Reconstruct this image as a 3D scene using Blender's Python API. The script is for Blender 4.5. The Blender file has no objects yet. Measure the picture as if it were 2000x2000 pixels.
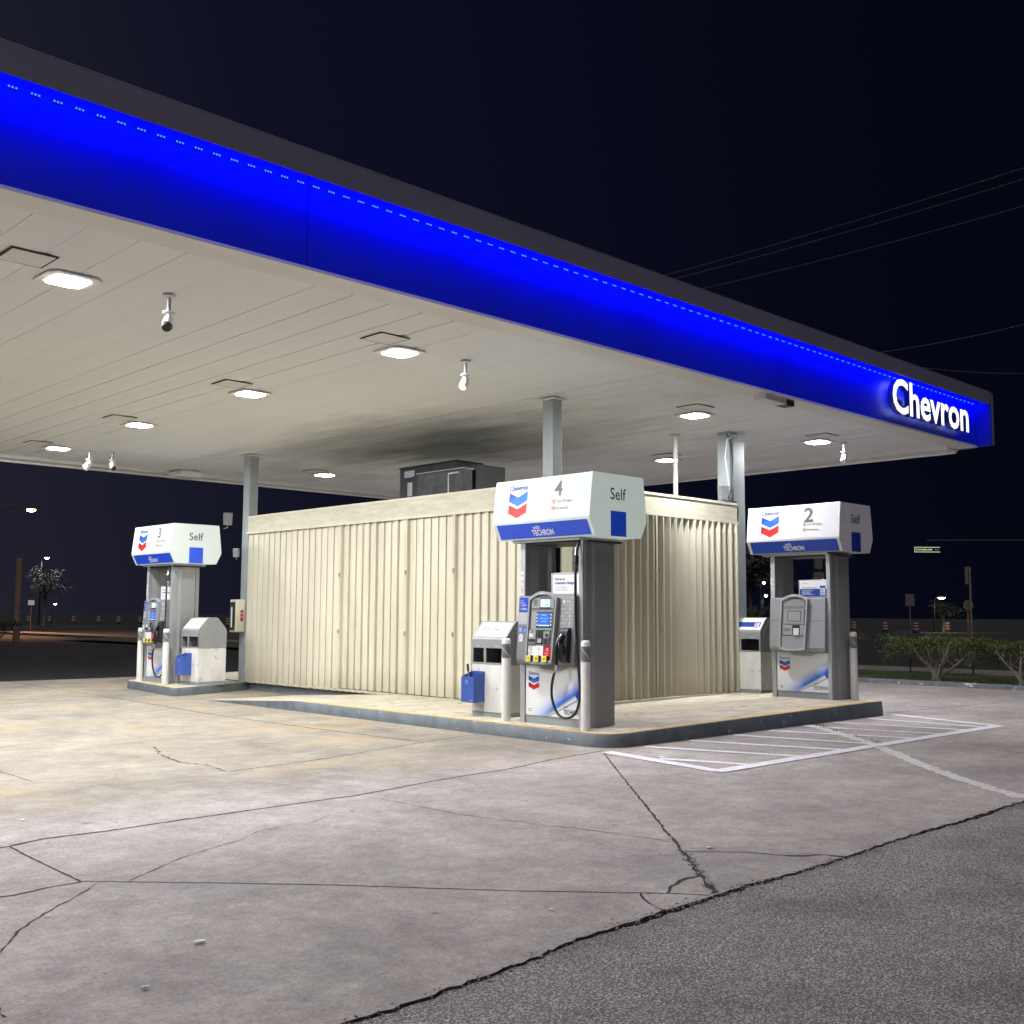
import bpy, math, random
from mathutils import Vector, Matrix
random.seed(7)
sc = bpy.context.scene
COL = sc.collection
PI = math.pi

# ------------------------------------------------------------------ camera
cam_d = bpy.data.cameras.new('camera'); cam = bpy.data.objects.new('camera', cam_d); COL.objects.link(cam)
yaw, pitch, roll = 0.801675, 0.094893, -0.005698
fw = Vector((math.cos(yaw)*math.cos(pitch), math.sin(yaw)*math.cos(pitch), math.sin(pitch)))
rt0 = Vector((math.sin(yaw), -math.cos(yaw), 0)); dn0 = fw.cross(rt0)
rt = math.cos(roll)*rt0 + math.sin(roll)*dn0; dn = -math.sin(roll)*rt0 + math.cos(roll)*dn0
cam.matrix_world = Matrix(((rt.x, -dn.x, -fw.x, 0), (rt.y, -dn.y, -fw.y, 0), (rt.z, -dn.z, -fw.z, 1.5), (0, 0, 0, 1)))
cam_d.sensor_width = 36; cam_d.lens = 36*2107.2/2000; cam_d.clip_end = 1500; cam_d.clip_start = 0.05
sc.camera = cam

# ------------------------------------------------------------------ render / view
sc.view_settings.view_transform = 'Standard'; sc.view_settings.look = 'None'
sc.view_settings.exposure = 0.55; sc.view_settings.gamma = 1.0
sc.cycles.use_denoising = True; sc.cycles.denoising_prefilter = 'NONE'
sc.cycles.max_bounces = 7; sc.cycles.diffuse_bounces = 5; sc.cycles.glossy_bounces = 3
sc.cycles.sample_clamp_indirect = 4.0
sc.cycles.use_light_tree = True
LAMP = 380.0          # radiance of the canopy LED lenses

# ------------------------------------------------------------------ night sky
w = bpy.data.worlds.new('World'); sc.world = w; w.use_nodes = True
nt = w.node_tree; bg = nt.nodes['Background']
tc = nt.nodes.new('ShaderNodeTexCoord')
nd = nt.nodes.new('ShaderNodeVectorMath'); nd.operation = 'DOT_PRODUCT'; nd.inputs[1].default_value = (-0.72, 0.66, -0.22)
nt.links.new(tc.outputs['Generated'], nd.inputs[0])
cr = nt.nodes.new('ShaderNodeValToRGB')
cr.color_ramp.elements[0].position = 0.28; cr.color_ramp.elements[0].color = (0.0009, 0.0013, 0.0042, 1)
cr.color_ramp.elements[1].position = 0.86; cr.color_ramp.elements[1].color = (0.018, 0.018, 0.025, 1)
e = cr.color_ramp.elements.new(0.55); e.color = (0.0032, 0.0034, 0.0105, 1)
mr = nt.nodes.new('ShaderNodeMapRange'); mr.inputs[1].default_value = -1; mr.inputs[2].default_value = 1
nt.links.new(nd.outputs['Value'], mr.inputs[0]); nt.links.new(mr.outputs[0], cr.inputs[0])
nt.links.new(cr.outputs[0], bg.inputs[0]); bg.inputs[1].default_value = 1.0

# added overhead fill with no visible source, lifts the open concrete and asphalt
sun_d = bpy.data.lights.new('night_glow', 'SUN'); sun_d.energy = 0.80; sun_d.angle = math.radians(50); sun_d.color = (1, 0.95, 0.93)
sun = bpy.data.objects.new('night_glow', sun_d); COL.objects.link(sun)
sun.rotation_euler = (math.radians(22), math.radians(-8), math.radians(-10))

# ------------------------------------------------------------------ materials
MATS = {}
def mat(name, col, rough=0.6, metal=0.0, var=0.0, vscale=3.0, bump=0.0, bscale=60.0, emit=None, estr=0.0,
        col2=None, spots=None, coat=0.0, stretch=None, spec=0.5):
    if name in MATS: return MATS[name]
    m = bpy.data.materials.new(name); m.use_nodes = True; MATS[name] = m
    n = m.node_tree; b = n.nodes['Principled BSDF']
    b.inputs['Base Color'].default_value = (*col, 1); b.inputs['Roughness'].default_value = rough
    b.inputs['Metallic'].default_value = metal; b.inputs['Coat Weight'].default_value = coat
    b.inputs['Specular IOR Level'].default_value = spec
    tcn = n.nodes.new('ShaderNodeTexCoord'); src = tcn.outputs['Object']
    if stretch:
        mp = n.nodes.new('ShaderNodeMapping'); mp.inputs['Scale'].default_value = stretch
        n.links.new(src, mp.inputs[0]); src = mp.outputs[0]
    cur = None
    if var > 0 or col2:
        t = n.nodes.new('ShaderNodeTexNoise'); t.inputs['Scale'].default_value = vscale
        t.inputs['Detail'].default_value = 9; t.inputs['Roughness'].default_value = 0.62
        n.links.new(src, t.inputs['Vector'])
        r = n.nodes.new('ShaderNodeMapRange'); r.inputs[1].default_value = 0.32; r.inputs[2].default_value = 0.68
        n.links.new(t.outputs['Fac'], r.inputs[0])
        mx = n.nodes.new('ShaderNodeMix'); mx.data_type = 'RGBA'
        mx.inputs[6].default_value = (*(col2 or tuple(c*(1-var) for c in col)), 1)
        mx.inputs[7].default_value = (*(col if col2 else tuple(min(1, c*(1+var)) for c in col)), 1)
        n.links.new(r.outputs[0], mx.inputs[0]); cur = mx.outputs[2]
    if spots:   # (scale, threshold, colour): worn or dirty flecks
        t = n.nodes.new('ShaderNodeTexNoise'); t.inputs['Scale'].default_value = spots[0]; t.inputs['Detail'].default_value = 5
        n.links.new(tcn.outputs['Object'], t.inputs['Vector'])
        r = n.nodes.new('ShaderNodeMapRange'); r.inputs[1].default_value = spots[1]; r.inputs[2].default_value = spots[1]+0.04
        n.links.new(t.outputs['Fac'], r.inputs[0])
        mx = n.nodes.new('ShaderNodeMix'); mx.data_type = 'RGBA'
        if cur: n.links.new(cur, mx.inputs[6])
        else: mx.inputs[6].default_value = (*col, 1)
        mx.inputs[7].default_value = (*spots[2], 1); n.links.new(r.outputs[0], mx.inputs[0]); cur = mx.outputs[2]
    if cur: n.links.new(cur, b.inputs['Base Color'])
    if bump > 0:
        t = n.nodes.new('ShaderNodeTexNoise'); t.inputs['Scale'].default_value = bscale; t.inputs['Detail'].default_value = 6
        n.links.new(src, t.inputs['Vector'])
        bp = n.nodes.new('ShaderNodeBump'); bp.inputs['Strength'].default_value = 1.0; bp.inputs['Distance'].default_value = bump
        n.links.new(t.outputs['Fac'], bp.inputs['Height']); n.links.new(bp.outputs[0], b.inputs['Normal'])
    if emit:
        b.inputs['Emission Color'].default_value = (*emit, 1); b.inputs['Emission Strength'].default_value = estr
        if not cur: pass
    return m

class NG:   # small helper to write node graphs
    def __init__(s, m): s.t = m.node_tree; s.n = s.t.nodes; s.tc = s.n.new('ShaderNodeTexCoord').outputs['Object']
    def link(s, a, b): s.t.links.new(a, b)
    def noise(s, scale, detail=6, rough=0.6, vec=None, stretch=None, dist=0):
        t = s.n.new('ShaderNodeTexNoise'); t.inputs['Scale'].default_value = scale; t.inputs['Detail'].default_value = detail
        t.inputs['Roughness'].default_value = rough; t.inputs['Distortion'].default_value = dist
        v = vec or s.tc
        if stretch:
            mp = s.n.new('ShaderNodeMapping'); mp.inputs['Scale'].default_value = stretch; s.link(v, mp.inputs[0]); v = mp.outputs[0]
        s.link(v, t.inputs['Vector']); return t.outputs['Fac']
    def voro(s, scale, feature='F1', out='Distance'):
        t = s.n.new('ShaderNodeTexVoronoi'); t.inputs['Scale'].default_value = scale; t.feature = feature
        s.link(s.tc, t.inputs['Vector']); return t.outputs[out]
    def rng(s, v, a, b, c=0, d=1):
        r = s.n.new('ShaderNodeMapRange'); s.link(v, r.inputs[0])
        for i, x in enumerate((a, b, c, d)): r.inputs[i+1].default_value = x
        return r.outputs[0]
    def mix(s, f, a, b, mode='MIX'):
        m = s.n.new('ShaderNodeMix'); m.data_type = 'RGBA'; m.blend_type = mode
        for i, v in ((0, f), (6, a), (7, b)):
            if isinstance(v, (int, float)): m.inputs[i].default_value = v
            elif isinstance(v, tuple): m.inputs[i].default_value = (*v, 1)
            else: s.link(v, m.inputs[i])
        return m.outputs[2]
    def math(s, op, a, b=0.0):
        m = s.n.new('ShaderNodeMath'); m.operation = op
        for i, v in ((0, a), (1, b)):
            if isinstance(v, (int, float)): m.inputs[i].default_value = v
            else: s.link(v, m.inputs[i])
        return m.outputs[0]
    def bump(s, h, dist, prev=None):
        b = s.n.new('ShaderNodeBump'); b.inputs['Distance'].default_value = dist; s.link(h, b.inputs['Height'])
        if prev: s.link(prev, b.inputs['Normal'])
        return b.outputs[0]

def concrete_mat():
    m = mat('forecourt_concrete', (0.36, 0.32, 0.31), rough=0.8); b = m.node_tree.nodes['Principled BSDF']; g = NG(m)
    sx = g.n.new('ShaderNodeSeparateXYZ'); g.link(g.tc, sx.inputs[0])
    big = g.noise(0.35, 8, 0.6); med = g.noise(1.7, 8, 0.65); fine = g.noise(16, 6, 0.65); grain = g.noise(170, 3, 0.6)
    grey = g.mix(g.rng(big, .35, .65), (0.45, 0.395, 0.372), (0.57, 0.505, 0.475))
    warm = g.mix(g.rng(big, .35, .65), (0.285, 0.25, 0.185), (0.37, 0.325, 0.238))
    yy = g.math('ADD', sx.outputs[1], g.math('MULTIPLY', g.math('SUBTRACT', med, .5), 1.2))
    under = g.math('MULTIPLY', g.rng(yy, 7.55, 8.7), g.math('MULTIPLY', g.rng(sx.outputs[0], 16.2, 15.2), g.rng(sx.outputs[1], 24.5, 22.5)))
    c = g.mix(under, grey, warm)
    c = g.mix(g.math('MULTIPLY', g.rng(med, .38, .62), .38), c, g.mix(1.0, c, (0.76, 0.72, 0.74), 'MULTIPLY'))
    c = g.mix(g.math('MULTIPLY', g.rng(g.noise(1.1, 5, .5, stretch=(1, .55, 1)), .56, .70), g.math('MULTIPLY', under, .75)), c, (0.15, 0.125, 0.095))
    c = g.mix(g.math('MULTIPLY', g.rng(g.noise(.8, 5, .5, stretch=(.8, .5, 1), dist=.6), .60, .72), g.math('MULTIPLY', under, .6)), c, (0.34, 0.24, 0.13))
    c = g.mix(g.rng(g.noise(2.6, 3, .5), .70, .76, 0, .45), c, (0.13, 0.12, 0.12))
    c = g.mix(g.rng(fine, .35, .75, 0, .42), c, (0.17, 0.15, 0.15)); c = g.mix(g.rng(g.noise(45, 3, .6), .50, .72, 0, .40), c, (.17, .15, .15))
    # exposed pale aggregate, more where the surface has worn
    spk = g.rng(g.voro(42), .10, .26, 1, 0); worn = g.rng(g.noise(.9, 6, .65), .50, .66)
    c = g.mix(g.math('MULTIPLY', spk, g.math('ADD', g.math('MULTIPLY', worn, .62), .10)), c, (0.72, 0.68, 0.66))
    c = g.mix(g.rng(grain, .58, .78, 0, .5), c, (0.16, 0.14, 0.145))
    c = g.mix(g.math('MULTIPLY', g.rng(g.noise(110, 4, .7), .42, .66), .38), c, (0.20, 0.18, 0.175))
    c = g.mix(g.math('MULTIPLY', g.rng(g.noise(.55, 10, .72, dist=.4), .50, .60), .40), c, g.mix(1.0, c, (.72, .72, .75), 'MULTIPLY'))
    c = g.mix(g.math('MULTIPLY', g.rng(g.noise(3.2, 10, .75), .55, .66), .30), c, g.mix(1.0, c, (.60, .58, .58), 'MULTIPLY'))
    def mul(c_, f, lo_, hi_):
        return g.mix(1.0, c_, g.mix(f, (lo_, lo_, lo_*1.01), (hi_, hi_, hi_*.99)), 'MULTIPLY')
    c = mul(c, g.rng(g.noise(.75, 12, .78, stretch=(1, .8, 1), dist=.3), .42, .58), .83, 1.08)
    c = mul(c, g.rng(g.noise(4.5, 10, .80), .42, .60), .86, 1.10)
    c = mul(c, g.rng(g.noise(55, 6, .85), .42, .58), .80, 1.14)
    # dark smeared stains where cars stand
    st = g.rng(g.noise(.5, 7, .62, stretch=(.55, 1.5, 1), dist=.8), .54, .66)
    c = g.mix(g.math('MULTIPLY', st, g.math('MULTIPLY', under, .62)), c, (.13, .12, .10))
    c = g.mix(g.math('MULTIPLY', g.rng(g.noise(.42, 8, .66, stretch=(.8, 1.4, 1)), .53, .62), g.math('MULTIPLY', under, .5)), c, (.36, .255, .12))
    # old gum and oil drops
    c = g.mix(g.rng(g.voro(2.3), .03, .06, .8, 0), c, (0.11, 0.10, 0.105)); c = g.mix(g.rng(g.voro(.8), .02, .05, .7, 0), c, (0.09, 0.085, 0.085))
    g.link(c, b.inputs['Base Color'])
    g.link(g.rng(med, .3, .7, .62, .88), b.inputs['Roughness'])
    h = g.math('ADD', g.math('MULTIPLY', grain, .5), g.math('MULTIPLY', fine, 1.0))
    g.link(g.bump(g.noise(5, 4), .015, g.bump(h, .008)), b.inputs['Normal'])
    return m
def asphalt_mat(name, dark, light, scale=95, dist=.006):
    m = mat(name, dark, rough=0.85); b = m.node_tree.nodes['Principled BSDF']; g = NG(m)
    cell = g.n.new('ShaderNodeTexVoronoi'); cell.inputs['Scale'].default_value = scale; g.link(g.tc, cell.inputs['Vector'])
    cs = g.n.new('ShaderNodeSeparateColor'); g.link(cell.outputs['Color'], cs.inputs[0])
    patch = g.noise(0.9, 7, .6); 
    stone = g.mix(g.rng(cs.outputs[0], 0.25, 1.0), tuple(x*.55 for x in light), light)
    c = g.mix(g.rng(cell.outputs['Distance'], .30, .62), stone, dark)
    c = g.mix(g.rng(patch, .50, .66, 0, .7), c, g.mix(1.0, c, (.45, .44, .46), 'MULTIPLY'))
    c = g.mix(g.rng(g.noise(4, 5), .35, .7, 0, .35), c, dark)
    g.link(c, b.inputs['Base Color'])
    hh = g.math('ADD', g.rng(cell.outputs['Distance'], 0, .7, 1, 0), g.math('MULTIPLY', cs.outputs[1], .5))
    g.link(g.bump(hh, dist), b.inputs['Normal'])
    return m

M_conc = concrete_mat()
M_asph = asphalt_mat('coarse_asphalt', (0.165, 0.152, 0.155), (0.74, 0.70, 0.70), 82, .009)
M_lot = asphalt_mat('old_asphalt', (0.018, 0.017, 0.018), (0.042, 0.040, 0.041), 60, .004)
M_crumb = mat('grit', (.34, .31, .30), .9)
M_crumbd = mat('dark_grit', (.08, .075, .075), .9)
M_joint = mat('joint_dirt', (0.022, 0.02, 0.02), .95, var=.5, vscale=30, bump=.004, bscale=60)
M_seal = mat('joint_mortar', (0.58, 0.55, 0.54), .9, var=.25, vscale=20, bump=.01, bscale=50)
M_isl = mat('island_concrete', (0.44, 0.39, 0.30), .8, var=.22, vscale=1.6, bump=.003, bscale=90, spots=(5, .62, (.27, .22, .16)), stretch=(1, 2.2, 1))
M_curb = mat('curb_paint', (0.10, 0.118, 0.135), .55, var=.25, vscale=5, bump=.006, bscale=14, spots=(11, .68, (.34, .35, .35)))
M_yell = mat('yellow_line_paint', (0.60, 0.38, 0.06), .7, var=.15, vscale=8, spots=(9, .60, (.42, .36, .26)))
M_white_line = mat('white_line_paint', (0.72, 0.70, 0.76), .6, var=.08, vscale=7, spots=(26, .60, (.40, .36, .37)))
M_fascia = mat('blue_fascia_panel', (0.012, 0.03, 0.55), .42, var=.10, vscale=1.0, spec=.4)
M_lip = mat('grey_canopy_trim', (0.15, 0.15, 0.22), .45, var=.05, vscale=1)
M_ceil = mat('white_deck_pan', (0.74, 0.74, 0.735), .62, spec=.35)
def _ceil():
    b = M_ceil.node_tree.nodes['Principled BSDF']; g = NG(M_ceil)
    n1 = g.noise(.6, 6, .6, stretch=(2.2, .35, 1)); c = g.mix(n1, (.76, .775, .79), (.83, .845, .86))
    # shade over the kiosk roof, painted into the deck colour as a dark blob
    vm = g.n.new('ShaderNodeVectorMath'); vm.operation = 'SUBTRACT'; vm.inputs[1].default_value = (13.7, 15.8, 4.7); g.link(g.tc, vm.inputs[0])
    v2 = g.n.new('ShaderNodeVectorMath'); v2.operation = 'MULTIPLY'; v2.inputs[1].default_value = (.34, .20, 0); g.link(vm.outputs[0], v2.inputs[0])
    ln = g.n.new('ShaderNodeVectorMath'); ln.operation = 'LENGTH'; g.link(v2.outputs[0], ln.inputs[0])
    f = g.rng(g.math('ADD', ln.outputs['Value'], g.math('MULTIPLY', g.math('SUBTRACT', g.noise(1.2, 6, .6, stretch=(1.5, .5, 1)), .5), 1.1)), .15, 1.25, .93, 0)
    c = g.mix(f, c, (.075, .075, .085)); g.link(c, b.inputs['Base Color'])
    g.link(g.bump(g.noise(1.0, 3, .5, stretch=(1.6, .6, 1)), .030), b.inputs['Normal'])
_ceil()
M_trimw = mat('white_soffit_trim', (0.74, 0.73, 0.71), .5, var=.05, vscale=1.5)
M_steel = mat('column_grey_paint', (0.27, 0.30, 0.305), .45, var=.08, vscale=3, bump=.001, bscale=20, spots=(14, .74, (.25, .26, .26)))
M_cream = mat('cream_shutter', (0.60, 0.565, 0.445), .42, var=.05, vscale=2, stretch=(1, 1, .25), spots=(4.5, .70, (.53, .49, .37)))
def _cream():
    m = M_cream; b = m.node_tree.nodes['Principled BSDF']; g = NG(m); sx = g.n.new('ShaderNodeSeparateXYZ'); g.link(g.tc, sx.inputs[0])
    n1 = g.noise(2.2, 8, .7, stretch=(1, 1, .18)); z_ = g.math('ADD', sx.outputs[2], g.math('MULTIPLY', g.noise(3, 7, .7), -.55))
    c = g.mix(g.rng(n1, .42, .62), (.545, .51, .40), (.615, .58, .46))
    c = g.mix(g.rng(z_, -.12, .30, .55, 0), c, (.30, .26, .19))
    c = g.mix(g.math('MULTIPLY', g.rng(g.noise(5.5, 6, .65, stretch=(1, 1, .12)), .60, .72), .40), c, (.38, .33, .22))
    g.link(c, b.inputs['Base Color'])
_cream()
M_creamd = mat('cream_fascia_metal', (0.52, 0.49, 0.385), .5, var=.14, vscale=3, stretch=(1, 1, 6), bump=.002, bscale=30)
M_dark = mat('dark_interior', (0.02, 0.02, 0.022), .9)
M_black = mat('black_rubber', (0.018, 0.018, 0.02), .38)
M_blackm = mat('black_plastic', (0.02, 0.02, 0.023), .5, var=.1, vscale=9)
M_chrome = mat('bright_metal', (0.62, 0.62, 0.63), .25, 1.0)
M_alum = mat('light_grey_panel', (0.42, 0.43, 0.45), .38, .35, var=.06, vscale=2, stretch=(1, 1, .4))
M_body = mat('mid_grey_panel', (0.27, 0.274, 0.275), .42, .2, var=.10, vscale=2.2, stretch=(1, 1, .4))
M_head = mat('grey_plastic_moulding', (0.17, 0.17, 0.18), .5, var=.06, vscale=5)
M_head2 = mat('pale_grey_moulding', (0.26, 0.265, 0.28), .45, var=.05, vscale=5)
M_wht = mat('white_panel_paint', (0.76, 0.76, 0.77), .35, var=.03, vscale=3, spots=(7, .72, (.60, .60, .60)), coat=.2)
M_whtd = mat('scuffed_white_paint', (0.64, 0.63, 0.60), .5, var=.16, vscale=3.5, stretch=(1, 1, .30), spots=(7, .62, (.46, .43, .38)))
M_lit = mat('backlit_white_acrylic', (0.34, 0.365, 0.35), .3, emit=(.86, 1.0, .90), estr=.24, var=.03, vscale=2)
M_lit3 = mat('bright_backlit_white_acrylic', (0.34, 0.365, 0.35), .3, emit=(.90, 1.0, .93), estr=.26, var=.03, vscale=2)
M_unlit = mat('white_acrylic', (0.60, 0.60, 0.63), .28, var=.02, vscale=2)
M_litblue = mat('blue_acrylic', (0.015, 0.06, 0.50), .3, emit=(.02, .12, .9), estr=.10)
M_navy = mat('navy_decal', (0.012, 0.035, 0.26), .35)
M_blue = mat('blue_decal', (0.01, 0.055, 0.40), .35)
M_blu2 = mat('bright_blue_decal', (0.012, 0.11, 0.46), .35)
M_blud = mat('deep_blue_decal', (0.008, 0.04, 0.27), .35)
M_red = mat('red_decal', (0.48, 0.014, 0.014), .35)
M_redd = mat('dark_red_decal', (0.27, 0.008, 0.01), .35)
M_ink = mat('dark_ink', (0.03, 0.03, 0.045), .5)
M_inkg = mat('grey_ink', (0.09, 0.085, 0.10), .5)
M_inkl = mat('pale_ink', (0.62, 0.62, 0.64), .5)
M_bucket = mat('blue_bucket_plastic', (0.035, 0.085, 0.36), .38, var=.08, vscale=4)
M_yel = mat('yellow_button', (0.80, 0.66, 0.06), .35)
M_lcd = mat('lcd_screen', (0.4, 0.5, 0.6), .2, emit=(.55, .74, 1.0), estr=.45)
M_scr = mat('blue_screen', (0.03, 0.1, 0.4), .2, emit=(.06, .15, .60), estr=.4)
M_screen_ink = mat('screen_text', (0.5, 0.6, 0.8), .3, emit=(.6, .7, 1), estr=.5)
M_lamp = mat('led_lens', (.9, .9, .9), .4, emit=(.97, .985, 1.0), estr=LAMP)
M_led = mat('blue_led', (.1, .2, .8), .4, emit=(.05, .24, 1.0), estr=1.3)
M_letter = mat('white_letter_face', (.9, .9, .9), .4, emit=(.93, 1, .95), estr=.9)
M_lside = mat('letter_return', (.03, .05, .4), .4)
M_refl = mat('reflective_band', (0.15, 0.155, 0.16), .4, var=.1, vscale=20)
M_hvac = mat('sooty_dark_metal', (0.022, 0.022, 0.028), .5, .3, var=.4, vscale=4, stretch=(1, 1, .4))
M_hvac2 = mat('dull_zinc_panel', (.05, .05, .055), .5, .4, var=.5, vscale=5)
M_galv = mat('galvanised_metal', (0.30, 0.31, 0.32), .4, .6, var=.2, vscale=6)
M_bark = mat('grey_bark', (0.23, 0.19, 0.16), .9, var=.35, vscale=14, bump=.006, bscale=40)
M_leaf = mat('ficus_leaf', (0.030, 0.050, 0.012), .42, col2=(0.10, 0.13, 0.03), vscale=4)
M_leaff = mat('far_leaf', (0.02, 0.032, 0.010), .6, var=.4, vscale=2)
M_leafd = mat('dark_leaf', (0.02, 0.03, 0.012), .6, var=.5, vscale=5)
M_grass = mat('grass_blade', (0.05, 0.085, 0.022), .7, var=.4, vscale=2)
M_soil = mat('grass_soil', (0.055, 0.06, 0.03), .95, var=.4, vscale=3, bump=.02, bscale=20)
M_walk = mat('sidewalk_concrete', (0.16, 0.14, 0.13), .9, var=.2, vscale=1.2)
M_gcurb = mat('old_kerb', (0.15, 0.16, 0.18), .8, var=.3, vscale=5, spots=(7, .6, (.55, .54, .55)))
M_wood = mat('weathered_post', (0.24, 0.17, 0.13), .85, var=.25, vscale=6)
M_wire = mat('overhead_wire', (.25, .25, .27), .6)
M_paper = mat('white_paper', (0.75, 0.74, 0.72), .8)

# ------------------------------------------------------------------ mesh helpers
FONT = {}
def text_geo(s, bold=0.0, shear=0.0, extrude=0.0):
    key = (s, bold, shear, extrude)
    if key in FONT: return FONT[key]
    c = bpy.data.curves.new('t', 'FONT'); c.body = s; c.offset = bold; c.shear = shear; c.extrude = extrude; c.resolution_u = 3
    o = bpy.data.objects.new('t', c); COL.objects.link(o)
    dg = bpy.context.evaluated_depsgraph_get(); dg.update()
    me = bpy.data.meshes.new_from_object(o.evaluated_get(dg))
    V = [tuple(v.co) for v in me.vertices]; F = [tuple(p.vertices) for p in me.polygons]
    bpy.data.objects.remove(o); bpy.data.curves.remove(c); bpy.data.meshes.remove(me)
    x0 = min(v[0] for v in V); x1 = max(v[0] for v in V); y0 = min(v[1] for v in V); y1 = max(v[1] for v in V)
    FONT[key] = (V, F, x0, x1, y0, y1); return FONT[key]

class MB:
    def __init__(s): s.v = []; s.f = []; s.m = []; s.mats = []
    def mi(s, m):
        if m not in s.mats: s.mats.append(m)
        return s.mats.index(m)
    def add(s, V, F, m):
        k = len(s.v); s.v += [tuple(v) for v in V]; i = s.mi(m)
        for f in F: s.f.append([a+k for a in f]); s.m.append(i)
        return s
    def box(s, x0, x1, y0, y1, z0, z1, m):
        return s.add([(x0,y0,z0),(x1,y0,z0),(x1,y1,z0),(x0,y1,z0),(x0,y0,z1),(x1,y0,z1),(x1,y1,z1),(x0,y1,z1)],
                     [(0,3,2,1),(4,5,6,7),(0,1,5,4),(1,2,6,5),(2,3,7,6),(3,0,4,7)], m)
    def prism(s, pts, a, b, m, axis='z', mcap=None):
        def P(p, h):
            return {'z': (p[0], p[1], h), 'x': (h, p[0], p[1]), 'y': (p[0], h, p[1])}[axis]
        n = len(pts); V = [P(p, a) for p in pts]+[P(p, b) for p in pts]
        s.add(V, [(i, (i+1) % n, n+(i+1) % n, n+i) for i in range(n)], m)
        s.add(V, [tuple(range(n))[::-1], tuple(range(n, 2*n))], mcap or m); return s
    def tube(s, path, r, m, n=8, r2=None, cap=True):
        path = [Vector(p) for p in path]; rings = []; up = None
        for i, p in enumerate(path):
            d = (path[min(i+1, len(path)-1)]-path[max(i-1, 0)]).normalized()
            if up is None: up = d.orthogonal().normalized()
            up = (up-d*up.dot(d)); up = up.normalized() if up.length > 1e-6 else d.orthogonal().normalized()
            q = d.cross(up); rr = r if r2 is None else r+(r2-r)*i/(len(path)-1)
            rings.append([p+(up*math.cos(2*PI*k/n)+q*math.sin(2*PI*k/n))*rr for k in range(n)])
        V = [v for R in rings for v in R]
        F = [(i*n+k, i*n+(k+1) % n, (i+1)*n+(k+1) % n, (i+1)*n+k) for i in range(len(rings)-1) for k in range(n)]
        if cap: F += [tuple(range(n))[::-1], tuple(range(len(V)-n, len(V)))]
        return s.add(V, F, m)
    def lathe(s, prof, c, m, n=24, axis='z'):
        V = []; 
        for (r, z) in prof:
            for k in range(n):
                a = 2*PI*k/n; V.append((c[0]+r*math.cos(a), c[1]+r*math.sin(a), c[2]+z))
        F = [(i*n+k, i*n+(k+1) % n, (i+1)*n+(k+1) % n, (i+1)*n+k) for i in range(len(prof)-1) for k in range(n)]
        F += [tuple(range(n))[::-1], tuple(range(len(V)-n, len(V)))]
        return s.add(V, F, m)
    def poly(s, pts, m): return s.add(pts, [tuple(range(len(pts)))], m)
    def build(s, name, parent=None, smooth=None, bevel=0.0, loc=None, rot=None):
        me = bpy.data.meshes.new(name); me.from_pydata(s.v, [], s.f)
        for m in s.mats: me.materials.append(m)
        me.polygons.foreach_set('material_index', s.m)
        if smooth is not None:
            me.polygons.foreach_set('use_smooth', [True]*len(s.f))
            try: me.set_sharp_from_angle(angle=math.radians(smooth))
            except Exception: pass
        me.update()
        o = bpy.data.objects.new(name, me); COL.objects.link(o)
        if parent: o.parent = parent
        if loc: o.location = loc
        if rot is not None: o.rotation_euler = (0, 0, rot)
        if bevel > 0:
            b = o.modifiers.new('bevel', 'BEVEL'); b.width = bevel; b.segments = 2; b.limit_method = 'ANGLE'; b.angle_limit = math.radians(40)
            b.harden_normals = False
        return o

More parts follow.
